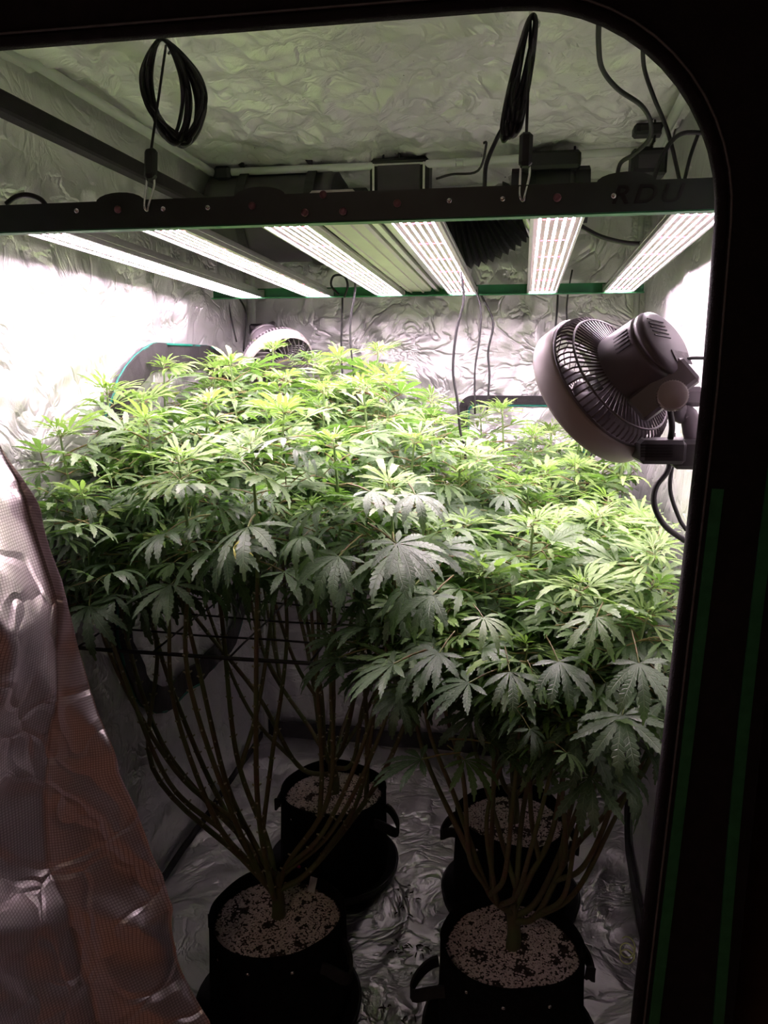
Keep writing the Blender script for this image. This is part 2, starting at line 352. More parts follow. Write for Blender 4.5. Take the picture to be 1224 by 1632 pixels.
def ceil_z(x, y):
    d = crinkle(x * 1.5, y * 1.5, 22.2, 1.5)
    k = max(0, (y - 1.95) / 0.3)                                     # bunched gathers where the roof meets the cross pole
    d += 0.010 * min(1, k) * abs(N((x * 3, y * 26, 4.4))) + 0.006 * min(1, k) * N((x * 9, y * 30, 6.1))
    return ZT - d - 0.004
struct(sheet('ceiling', lambda u, v: (XL + u * (XRF + .03 - XL), YF + v * (YB - YF), ceil_z(XL + u * 1.27, YF + v * 1.58)), 130, 170, mats=('mylar_roof', 'black_fabric'), back=(0, 0, 1)), 'wrinkled silver roof lining of the grow tent')
def floor_z(x, y):
    return 0.006 + 0.026 * max(0, ridge((x * 3.6 + .4 * N((x * 4, y * 4, 2)), y * 2.0, 31)) - .45) + 0.012 * max(0, ridge((x * 8, y * 5, 33)) - .4) + .002 * N((x * 20, y * 20, 3))
struct(sheet('floor', lambda u, v: (XL + u * (XRB - XL), YF + v * (YB - YF), floor_z(XL + u * 1.3, YF + v * 1.58)), 130, 150, mats=('mylar_floor', 'black_fabric'), back=(0, 0, -1)), 'creased silver floor sheet of the grow tent')

# front panel with its round-cornered opening
def opening(n_arc=14, off=0.0):
    x0, x1t, x1b, z0, z1, r = -0.905 - off, 0.222 + off, 0.192 + off, 0.03 - off, 1.808 + off, 0.25 + off
    pts = []
    def xr(z): return x1b + (x1t - x1b) * min(1, max(0, (z - .45) / .9))
    for i in range(25):
        z = z0 + .06 + (z1 - r - z0 - .06) * i / 24; pts.append((xr(z), z))
    for i in range(1, n_arc + 1):
        a = math.pi / 2 * i / n_arc; pts.append((x1t - r + r * math.cos(a), z1 - r + r * math.sin(a)))
    rl_ = .07 + off
    for i in range(1, 12): pts.append((x1t - r + (x0 + rl_ - x1t + r) * i / 12, z1))
    for i in range(0, n_arc + 1):
        a = math.pi / 2 + math.pi / 2 * i / n_arc; pts.append((x0 + rl_ + rl_ * math.cos(a), z1 - rl_ + rl_ * math.sin(a)))
    for i in range(1, 12): pts.append((x0, z1 - rl_ + (z0 + .06 - z1 + rl_) * i / 12))
    for i in range(0, 12): pts.append((x0 + .03 + (x1b - x0 - .06) * i / 11, z0))
    return pts
op = opening()
ox0, ox1, oz0, oz1 = -0.945, XRF, 0.0, ZT + .002
cx, cz = -0.30, 0.95
def outer(p):
    dx, dz = p[0] - cx, p[1] - cz; t = 9e9
    if dx > 1e-9: t = min(t, (ox1 - cx) / dx)
    if dx < -1e-9: t = min(t, (ox0 - cx) / dx)
    if dz > 1e-9: t = min(t, (oz1 - cz) / dz)
    if dz < -1e-9: t = min(t, (oz0 - cz) / dz)
    return (cx + dx * t, cz + dz * t)
b = MB(); n = len(op); seg = 5; rings = []
for y, side in ((YF - .010, 0), (YF, 1)):
    vs = []; fs = []
    for k in range(seg + 1):
        for i in range(n):
            q = outer(op[i]); t = k / seg; x = op[i][0] * (1 - t) + q[0] * t; z = op[i][1] * (1 - t) + q[1] * t
            vs.append((x, y + .010 * math.sin(math.pi * t) * N((x * 5, z * 5, 3)), z))
    for k in range(seg):
        for i in range(n):
            f = (k * n + i, k * n + (i + 1) % n, (k + 1) * n + (i + 1) % n, (k + 1) * n + i); fs.append(f if side else f[::-1])
    o0 = len(b.v); b.add(vs, fs, side, True); rings.append(o0)
for base in (0, seg * n):
    for i in range(n): b.f.append((rings[0] + base + i, rings[0] + base + (i + 1) % n, rings[1] + base + (i + 1) % n, rings[1] + base + i)); b.mi.append(0); b.smooth.append(False)
wf = struct(b.build('wall_front', ['black_fabric', 'mylar']), 'black canvas front panel with round-cornered doorway of the grow tent')
# doorway edging: black welt, zip, green piping
ed = [(p[0], YF - .006, p[1]) for p in opening(off=-.002)]
MB().tube(ed, 0.008, 6, closed=True).build('door_welt', 'black_fabric', wf)
zp = [(p[0], YF - .012, p[1]) for p in opening(off=.007)]
MB().tube(zp, 0.0016, 5, closed=True).build('zip', 'zip', wf)
g1 = [(p[0], YF - .013, p[1]) for p in opening(off=.020)]
MB().ribbon(g1[:20], (0, -1, 0), 0.014, 0.003).build('green_piping', 'green_trim', wf)
g2 = [(0.297 + .004 * math.sin(z * 5) + .006 * (z - .8), YF - .014, z) for z in np.linspace(0.02, 1.9, 50)]
MB().ribbon(g2, (0, -1, 0), 0.014, 0.004).build('green_piping', 'green_trim', wf)

# window trims sewn on the walls
def rrect(a0, a1, b0, b1, r, n=10):
    P = []
    for (ca, cb, s) in ((a1 - r, b1 - r, 0), (a0 + r, b1 - r, 1), (a0 + r, b0 + r, 2), (a1 - r, b0 + r, 3)):
        for i in range(n + 1):
            an = math.pi / 2 * (s + i / n); P.append((ca + r * math.cos(an), cb + r * math.sin(an)))
    P.append(P[0]); P2 = []
    for i in range(len(P) - 1):
        k = max(1, int(math.dist(P[i], P[i + 1]) / .04))
        for j in range(k): P2.append((P[i][0] + (P[i + 1][0] - P[i][0]) * j / k, P[i][1] + (P[i + 1][1] - P[i][1]) * j / k))
    P2.append(P[0]); return P2
def lx(y, z): u = (y - YF) / (YB - YF); v = z / ZT; return XL + edge(v) * edge(u) * crinkle(1 + u * 1.58, v * 1.97, 1.3, 1.3) + .012 * edge(u) * edge(v)
pr = rrect(1.58, 2.43, 0.52, 1.415, 0.26)
MB().ribbon([(lx(y, z) + .012, y, z) for y, z in pr], (1, 0, 0), 0.066, 0.008).build('window_trim', 'band', wl)
MB().tube([(lx(y, z) + .012, y, z) for y, z in rrect(1.549, 2.461, 0.489, 1.446, 0.29)], 0.0034, 6).build('window_piping', 'teal_trim', wl)
def by(x, z): u = (x - XL) / (XRB - XL); v = z / ZT; return YB - edge(v) * edge(u) * crinkle(u * 1.3, v * 1.97, 8.1, 1.3) - .012 * edge(u) * edge(v)
pr = rrect(-0.19, 0.22, 0.75, 1.28, 0.03)
MB().ribbon([(x, by(x, z) - .008, z) for x, z in pr], (0, -1, 0), 0.028, 0.006).build('window_trim', 'band', wb)
MB().tube([(x, by(x, z) - .010, z) for x, z in rrect(-0.172, 0.20, 0.77, 1.262, 0.02)], 0.003, 6).build('window_piping', 'teal_trim', wb)
MB().ribbon([(x, by(x, .05) - .02, .06 + .01 * N((x * 6, 0, 0))) for x in np.linspace(-.9, .33, 40)], (0, -1, 0), 0.06, 0.008).build('skirt_strap', 'band', wb)
MB().ribbon([(lx(y, .06) + .015, y, .035 + .004 * N((y * 6, 0, 0))) for y in np.linspace(1.05, 2.55, 40)], (1, 0, 0), 0.022, 0.008).build('skirt_strap', 'band', wl)
def rx(y, z): u = (y - YF) / (YB - YF); v = z / ZT; return XRF + u * (XRB - XRF) - edge(v) * edge(u) * crinkle(u * 1.58, v * 1.97, 15.7, 0.9)
pr = rrect(1.50, 2.06, 0.06, 0.62, 0.08)
MB().ribbon([(rx(y, z) - .010, y, z) for y, z in pr], (1, 0, 0), 0.06, 0.008).build('window_trim', 'band', wr)

# door flap hanging open beside the doorway, lining outwards
FLAP = [(1.62, -.80), (1.45, -.765), (1.303, -.719), (1.241, -.690), (1.115, -.659), (1.022, -.638), (0.897, -.608), (0.776, -.598), (0.696, -.572), (0.572, -.533), (0.372, -.495), (0.15, -.46), (0.03, -.45)]
def flap_edge(z):
    for (za, xa), (zb, xb) in zip(FLAP, FLAP[1:]):
        if zb <= z <= za: return xa + (xb - xa) * (za - z) / (za - zb)
    return FLAP[-1][1]
def flap(u, v):
    z = 1.62 - v * 1.59; xe = flap_edge(z); low = min(1, max(0, (1.05 - z) / .4)); wd = .002 + .109 * low
    crest = xe - wd; US = .80
    if u <= US:                                                      # the door leaf, swung outwards past the camera's left
        t = 1 - u / US; x = crest - .02 - .13 * t; y = .982 - .56 * t - .04 * low
    else:                                                            # its free edge folds back into the doorway
        t = (u - US) / (1 - US); x = crest - .02 + wd * t; y = .982 - .04 * low + .085 * low * t ** 1.3 + .001 * t
    k = .35 + .65 * min(1, abs(u - US) * 6)
    w = .045 * N((y * 4.0, z * 2.6, 51)) + .045 * (ridge((y * 5 + z * 2.4, z * 3.2 - y * 2, 53)) - .4) * (.5 + .8 * v) + .013 * N((y * 14, z * 10, 57)) + .024 * max(0, ridge((y * 7, z * 6 + y * 6, 58)) - .4)
    return (x + w * k * .9, y - .3 * w * k, z)
fl = sheet('door_flap', flap, 90, 190, mats=('mylar_door', 'black_fabric'), back=(-.9, .4, 0), th=.004, uvs=lambda u, v: (u * .62, v * 1.59))
# lining faces the room side
tag(fl, 'unzipped tent door flap with crumpled silver lining hanging beside the doorway', 'door flap')

# room around the tent
b = MB(); b.box((-.2, .6, -.03), (4.2, 5.4, .04)); struct(b.build('floor_room', 'wood_floor'), 'brown wooden floor of the dark room')
for nm, c, d in (('wall_room_far', (-.2, 3.3, 1.22), (4.2, .06, 2.46)), ('wall_room_near', (-.2, -2.1, 1.22), (4.2, .06, 2.46)), ('wall_room_left', (-2.33, .6, 1.22), (.06, 5.46, 2.46)), ('wall_room_right', (1.93, .6, 1.22), (.06, 5.46, 2.46))):
    b = MB(); b.box(c, d); struct(b.build(nm, 'room_wall'), 'dim wall of the dark room around the tent')
b = MB(); b.box((-.2, .6, 2.48), (4.3, 5.5, .05)); struct(b.build('ceiling_room', 'room_wall'), 'dim ceiling of the room')

rl = tag(empty('ceiling_lamp', (-.5, -1.1, 2.455)), 'dim warm round lamp on the room ceiling behind the viewer', 'lamp')
MB().lathe([(0, 0), (.15, 0), (.15, -.02), (.14, -.02), (.14, -.004), (0, -.004)], 32, Matrix.Translation((-.5, -1.1, 2.453))).build('base', 'pole', rl)
MB().lathe([(.138, -.006), (.135, -.05), (.10, -.085), (.05, -.10), (0, -.103)], 32, Matrix.Translation((-.5, -1.1, 2.453))).build('shade', 'lamp_glass', rl)

# ------------------------------------------------------------------ tent frame
tf = tag(empty('tent_frame', (XL + .02, YF + .02, 0.02)), 'white steel pole frame holding up the silver tent', 'tent frame')
PR = 0.0095
def pole(a, b_, r=PR): return MB().tube([a, b_], r, 12).build('pole', 'pole', tf)
for x, y in ((XL + .03, YF + .03), (XRF - .02, YF + .035), (XL + .035, YB - .035), (XRB - .03, YB - .035)): pole((x, y, .03), (x, y, ZT - .04))
pole((XL + .035, YF + .03, ZT - .030), (XL + .04, YB - .04, ZT - .036), .011)
pole((XRF - .035, YF + .03, ZT - .035), (XRB - .04, YB - .04, ZT - .035), .011)
pole((XL + .04, YF + .03, ZT - .045), (XRF - .02, YF + .03, ZT - .045))
pole((XL + .04, YB - .045, ZT - .04), (XRB - .04, YB - .045, ZT - .04))
for (p, q) in (((XL + .04, 2.235, ZT - .034), (-.18, 2.235, ZT - .036)), ((-.20, 2.235, ZT - .036), (.30, 2.235, ZT - .026))): pole(p, q, .0105)
for x in (XL + .07, XRB - .07):
    MB().box((x, 2.235, ZT - .04), (.05, .04, .04), bev=.008).build('corner_joint', 'plastic_dark', tf)
pole((.08, 2.40, ZT - .10), (.33, 2.40, ZT - .09), .012)
b = MB().box((-.80, 1.68, 1.788), (.032, 1.28, .032), bev=.004)
tag(b.build('support_bar', 'black_fabric'), 'thick black bar running back along the left wall above the light', 'bar')

# ------------------------------------------------------------------ LED light
YA, YBK, ZA, ZB = 1.165, 2.16, 1.602, 1.576
def lz(y): return ZA + (ZB - ZA) * (y - YA) / (YBK - YA)
lt = tag(empty('grow_light', (-.265, 1.66, lz(1.66))), 'six-bar white LED grow light with green rails hanging over the plants', 'grow light')
def rail(y, z, x0, x1, mats, h):
    b = MB(); b.box(((x0 + x1) / 2, y, z + h / 2 + .002), (x1 - x0, .003, h), mi=0); b.box(((x0 + x1) / 2, y + .010 * (1 if y < 1.5 else -1), z + .0015), (x1 - x0, .020, .003), mi=1)
    for xx in (-.62, -.395, .13):                                     # raised lugs along the top edge
        vs = []; k = 10
        for s_ in (-.0015, .0015):
            for i in range(k + 1):
                a = math.pi * i / k; vs.append((xx + .04 * math.cos(a), y + s_, z + h + .014 * math.sin(a)))
        fs = [tuple(range(k + 1)), tuple(range(2 * k + 1, k, -1))] + [(i, i + 1, k + 2 + i, k + 1 + i) for i in range(k)]
        if y < 1.5: b.add(vs, fs, 0)
    return b.build('rail', mats, lt)
rf = rail(YA, ZA, -.90, .285, ['rail_black', 'rail_green'], .040)
rr_ = rail(YBK, ZB, -.88, .30, ['rail_green', 'rail_green'], .026)
BX = [-.765, -.565, -.365, -.167, .041, .235]
for i, x in enumerate(BX):
    bw, L0, L1 = .078, YA + .003, YBK - .004
    be = empty('light_bar', (x, (L0 + L1) / 2, lz(1.66))); attach(be, lt)
    tilt = Matrix.Rotation(math.atan2(ZB - ZA, YBK - YA), 3, 'X')
    cY = (L0 + L1) / 2; cZ = lz(cY)
    b = MB(); b.box((x, cY, cZ + .013), (bw, L1 - L0, .006), tilt)
    for dx in (-.036, .036): b.box((x + dx, cY, cZ + .008), (.004, L1 - L0, .012), tilt)
    for dx in (-.018, -.006, .006, .018): b.box((x + dx, cY, cZ + .022), (.0025, L1 - L0, .014), tilt)
    b.build('heat_sink', 'alu', be)
    MB().box((x, cY, cZ + .0085), (.066, L1 - L0 - .012, .002), tilt).build('led_board', 'pcb', be)
    for k in range(5):
        dx = -.0244 + .0122 * k
        MB().box((x + dx, cY, cZ + .0074), (.0036, L1 - L0 - .03, .0003), tilt).build('led_row', 'led', be)
    b = MB()
    for yy in np.linspace(L0 + .06, L1 - .06, 6):
        for dx in (-.0183, -.0061, .0061, .0183): b.box((x + dx, yy, lz(yy) + .0073), (.0042, .006, .0005))
    b.build('red_diodes', 'led_red', be, kind='stuff')
    for yy in (L0 + .006, L1 - .006): MB().box((x, yy, lz(yy) + .012), (bw + .002, .006, .022)).build('end_cap', 'alu', be)
dr = empty('driver_case', (-.266, 1.66, lz(1.66) + .02)); attach(dr, lt)
b = MB(); cY = (YA + YBK) / 2; cZ = lz(cY)
b.box((-.287, cY, cZ + .030), (.070, .985, .036), tilt, bev=.004); b.build('cover', 'cream_alu', dr)
b = MB()
for dx in (-.020, .012): b.box((-.287 + dx, cY, cZ + .0105), (.004, .985, .004), tilt)
b.build('ridge', 'cream_alu', dr)
for k, dx in enumerate((-.236, -.222, -.208)):
    MB().box((dx, cY, cZ + .018 + .006 * (k % 2)), (.010, .985, .012), tilt).build('channel', 'alu', dr)
for px_, py_ in ((188, 334), (402, 328), (486, 339), (547, 337), (515, 310), (633, 324), (888, 315)):
    p = atY(px_, py_, YA - .003); MB().lathe([(0, -.003), (.004, -.003), (.0058, -.0012), (.0058, 0), (.0035, 0.0005), (.0035, .002), (0, .002)], 12, Matrix.Translation(p) @ Matrix.Rotation(R(-90), 4, 'X')).build('screw', 'screw', rf)
for px_, py_ in ((122, 336), (260, 333), (331, 331), (716, 320), (801, 317), (978, 312)):
    p = atY(px_, py_, YA - .003); MB().lathe([(0, -.002), (.003, -.002), (.0042, 0), (.0042, .002), (0, .002)], 10, Matrix.Translation(p) @ Matrix.Rotation(R(-90), 4, 'X')).build('rivet', 'steel', rf)
cu = bpy.data.curves.new('rail_lettering', 'FONT'); cu.body = 'RDU'; cu.size = .034; cu.extrude = .0006; cu.shear = .25; cu.space_character = 1.25; cu.offset = .0006
cu.materials.append(M['print'])
to = bpy.data.objects.new('lettering', cu); COL.objects.link(to); p = atY(972, 325, YA - .0025)
to.location = p; to.rotation_euler = (R(90), 0, 0); to.scale = (1.18, 1, 1)
bpy.context.view_layer.update(); tm = bpy.data.meshes.new_from_object(to.evaluated_get(bpy.context.evaluated_depsgraph_get()))
bpy.data.objects.remove(to); tm.name = 'lettering'; to = bpy.data.objects.new('lettering', tm); COL.objects.link(to)
to.location = p; to.rotation_euler = (R(90), 0, 0); to.scale = (1.18, 1, 1); attach(to, rf)

# ------------------------------------------------------------------ hangers: hook, rope coil, ratchet, clip
def tube_px(pts, Y, r, k=6, n=8): return MB().tube(smooth([atY(x, y, (Y if not isinstance(Y, (list, tuple)) else Y[i])) for i, (x, y) in enumerate(pts)], k), r, n)
def hanger(hook, rat_top, rat_bot, clip, loops, label, Y):
    root = tag(empty('rope_hanger', clip), label, 'rope hanger', 'rope hangers holding up the grow light')
    MB().tube(smooth([(hook[0], hook[1], ZT - .012), hook, (hook[0] + .012, hook[1], hook[2] - .012), (hook[0] + .004, hook[1], hook[2] - .024)], 5), .0028, 8).build('ceiling_hook', 'steel', root)
    MB().tube([(hook[0], hook[1], hook[2] - .01), Vector(rat_top)], .0022, 6).build('rope', 'cable', root)
    for lp in loops: MB().tube(smooth(lp, 6, closed=True), .0034, 6, closed=True).build('rope_loop', 'cable', root)
    d = (Vector(rat_bot) - Vector(rat_top)); c = (Vector(rat_top) + Vector(rat_bot)) / 2
    MB().box(c, (.019, .016, d.length), frame_from(d, (0, 1, 0)), bev=.005).build('ratchet', 'plastic_dark', root)
    top = Vector(rat_bot); bot = Vector(clip)
    sd = Vector((.006, 0, 0)); MB().tube(smooth([top + sd, top + (bot - top) * .3 + sd * 1.1, bot + sd * .3 + Vector((0, 0, .004)), bot - Vector((0, 0, .003)), bot - sd * .8 + Vector((0, 0, .004)), top + (bot - top) * .35 - sd, top - sd], 5, ), .0019, 6).build('clip', 'steel', root)
    return root
def loopset(cxp, top, bot, Y, wtop, wid, cnt, lean, seed):
    """hanks of rope: elongated loops gathered at the top"""
    rs = random.Random(seed); out = []
    for k in range(cnt):
        w = wid * (.55 + .55 * rs.random()); bt = bot + rs.uniform(-22, 14); dx = rs.uniform(-14, 12); P = []
        for i in range(14):
            a = 2 * math.pi * i / 14; t = .5 - .5 * math.cos(a); yy = top + (bt - top) * t
            ww = (wtop + (w - wtop) * math.sin(math.pi * min(1, t * .95)) ** .8) * math.copysign(1, math.sin(a)) * (abs(math.sin(a)) ** .6)
            P.append(atY(cxp + lean * t + dx * t + ww, yy, Y + rs.uniform(-.012, .012)))
        out.append(P)
    return out
hanger(atY(264, 62, 1.30), atY(241, 238, 1.20), atY(240, 286, 1.18), atY(235, 333, 1.158), loopset(258, 62, 222, 1.28, 12, 46, 13, 24, 3), 'black rope hanger with round open coil, ratchet clipped to rail near left wall', 1.3)
hanger(atY(846, 22, 1.27), atY(839, 212, 1.19), atY(837, 266, 1.18), atY(834, 317, 1.158), loopset(850, 24, 212, 1.26, 9, 12, 12, -38, 5), 'black rope hanger with long narrow coil, ratchet clipped to rail near right wall', 1.3)

# ------------------------------------------------------------------ exhaust gear under the roof
cf = tag(empty('carbon_filter', (-.69, 2.30, 1.66)), 'black cylindrical carbon filter strapped under the tent roof', 'air filter')
RX = Matrix.Rotation(R(90), 4, 'Y')
MB().lathe([(0, -.19), (.12, -.19), (.128, -.185), (.128, -.16), (.122, -.155), (.122, .145), (.128, .15), (.128, .175), (.12, .18), (0, .18)], 40, Matrix.Translation((-.72, 2.30, 1.815)) @ RX).build('body', 'plastic', cf)
MB().lathe([(.118, .18), (.09, .20), (.075, .205), (.075, .26), (0, .26)], 32, Matrix.Translation((-.72, 2.30, 1.815)) @ RX).build('flange', 'plastic_dark', cf)
for x in (-.80, -.60):
    P = []
    for i in range(29):
        a = R(-250) + R(320) * i / 28; P.append((x, 2.30 + .131 * math.cos(a), 1.815 + .131 * math.sin(a)))
    P = [(x - .01, 2.225, 1.955)] + P + [(x + .01, 2.245, 1.955)]
    MB().ribbon(P, [Vector((0, p[1] - 2.30, p[2] - 1.815)) for p in P], .026, .004).build('strap', 'strap', cf)
fb = tag(empty('fan_controller', (-.355, 2.27, 1.86)), 'black box with glossy side panels hanging from the roof pole in the middle', 'controller')
MB().box((-.355, 2.27, 1.905), (.165, .09, .095), bev=.01).build('case', 'plastic_dark', fb)
MB().box((-.355, 2.222, 1.895), (.12, .006, .07), bev=.002).build('front_panel', 'plastic', fb)
for dx in (-.07, .07): MB().box((-.355 + dx, 2.221, 1.892), (.006, .006, .085)).build('edge_strip', 'steel', fb)
for dx in (-.045, 0, .05): MB().tube([(-.355 + dx, 2.235, 1.95), (-.355 + dx, 2.235, 1.966)], .003, 6).build('hanging_wire', 'cable', fb)
# accordion duct
du = tag(empty('flexible_duct', (-.14, 2.34, 1.70)), 'black accordion duct sagging between filter and inline fan', 'duct')
P = smooth([(-.46, 2.33, 1.815), (-.36, 2.34, 1.77), (-.24, 2.35, 1.745), (-.12, 2.35, 1.77), (-.02, 2.33, 1.83)], 14)
MB().tube(P, [.088 if i % 2 else .074 for i in range(len(P))], 24, smooth=False).build('hose', 'plastic_dark', du)
MB().tube([P[-2] + Vector((0, 0, 0)), P[-1] + Vector((.012, 0, .003))], .091, 24).build('hose_clamp', 'steel', du)
fn = tag(empty('inline_fan', (.05, 2.32, 1.80)), 'black inline exhaust fan with cable box hanging under the right roof', 'exhaust fan')
MB().lathe([(0, -.11), (.075, -.11), (.075, -.06), (.105, -.045), (.105, .045), (.075, .06), (.075, .1), (0, .1)], 8, Matrix.Translation((.06, 2.32, 1.855)) @ RX, smooth=False).build('housing', 'plastic_dark', fn)
MB().box((.055, 2.24, 1.925), (.15, .06, .045), bev=.008).build('terminal_box', 'plastic_dark', fn)
for x in (0.0, .115): MB().tube([(x, 2.26, 1.90), (x, 2.26, 1.966)], .003, 6).build('hanging_wire', 'cable', fn)
for i, (c, d, lab) in enumerate(((atY(1035, 208, 2.05), (.075, .05, .025), 'small flat black power adapter strapped up under the roof at right'), (atY(1032, 262, 2.0), (.080, .06, .06), 'square black power adapter hanging below the roof pole at right'))):
    a = tag(empty('power_adapter', c), lab, 'adapter')
    MB().box(c, d, bev=.006).build('case', 'plastic_dark', a)
    MB().box((c.x, c.y - d[1] / 2 - .0005, c.z), (d[0] * .6, .002, d[2] * .5)).build('label', 'plastic', a)
    MB().tube(smooth([c + Vector((.0, 0, d[2] / 2)), c + Vector((.01, 0, d[2] / 2 + .02)), (c.x + .02, c.y + .05, ZT - .04)], 6), .003, 6).build('cord', 'cable', a)

# ------------------------------------------------------------------ cables
def cable(pts, Y, r, label): tag(tube_px(pts, Y, r).build('cable', 'cable'), label, 'cable', 'loose black cables in the tent')
cable([(955, 20), (954, 70), (960, 110), (985, 142), (1022, 168), (1037, 195), (1034, 222), (1010, 246), (988, 262), (982, 300)], [1.25, 1.30, 1.36, 1.42, 1.48, 1.52, 1.55, 1.58, 1.6, 1.6], .0040, 'thick black cable drooping from the roof in an S bend at top right')
cable([(1024, 70), (1027, 110), (1042, 155), (1066, 215), (1086, 300)], [1.36, 1.40, 1.42, 1.45, 1.45], .0034, 'straight black cable slanting down from the roof beside the rounded door corner')
cable([(1125, 212), (1090, 212), (1068, 228), (1050, 262), (1038, 300)], 1.40, .0036, 'black cable arching off the right tent wall above the rail')
cable([(1114, 210), (1100, 250), (1088, 300)], 1.42, .0030, 'short black cable meeting the slanting one above the rail')
cable([(772, 300), (775, 262), (790, 225), (803, 200)], 1.6, .0042, 'black cable rising to the roof beside the narrow rope coil')
cable([(695, 285), (720, 278), (762, 272), (775, 230), (770, 228)], 1.9, .0028, 'thin black cable curving over the accordion duct')
cable([(922, 358), (960, 378), (1010, 388), (1055, 382), (1090, 362), (1110, 335)], 1.5, .0040, 'black power cable sagging between the two light bars nearest the right wall')
cable([(1030, 400), (1026, 390), (1045, 372), (1068, 345)], 1.7, .003, 'short black cable loop hanging above the rear rail at right')
cable([(546, 470), (545, 510), (544, 560), (548, 640)], 2.3, .0030, 'left of two straight cables hanging behind the canopy middle')
cable([(563, 420), (566, 460), (558, 520), (562, 580), (572, 655)], 1.95, .0026, 'thin cable dangling from third light bar into the canopy')
cable([(540, 470), (528, 455), (532, 440), (548, 440), (554, 455), (549, 474)], 2.14, .0032, 'black cable loops tied at the rear rail behind third bar')
cable([(733, 425), (739, 478), (727, 530), (722, 590), (729, 640), (734, 690), (742, 715), (740, 750)], 1.75, .0030, 'long wavy black cable with plug end dangling from fourth light bar')
cable([(750, 440), (766, 490), (764, 540), (757, 590), (757, 660)], 2.1, .0026, 'thin pale-lit cable hanging between two wavy ones behind fourth bar')
cable([(755, 450), (772, 480), (786, 515), (778, 560), (780, 600), (776, 660)], 2.2, .0030, 'wavy cable hanging on the back wall right of the others')
cable([(890, 440), (888, 490), (884, 540), (878, 640)], 2.4, .0030, 'black cable hanging on back wall behind the clip fan cage')
cable([(912, 430), (905, 470), (903, 500), (907, 545)], 2.4, .0024, 'thin black cable hanging under fifth light bar')
cable([(362, 470), (368, 505), (377, 545)], 2.35, .0028, 'short cable hanging left of the back fan')
cable([(378, 470), (392, 500), (388, 560)], 2.38, .0030, 'cable running down the back-left tent corner behind the fan')
cable([(1072, 690), (1066, 745), (1046, 775), (1043, 805), (1060, 838), (1092, 862)], 1.12, .0042, 'thick black clip fan cable looping down by the door edge')
cable([(1073, 730), (1068, 780), (1082, 825), (1094, 845)], 1.14, .003, 'thinner black cable beside the looping clip fan cable')
cable([(10, 325), (25, 314), (45, 311), (65, 318), (75, 330)], 1.19, .0042, 'short black cable bow over the left end of the front rail')

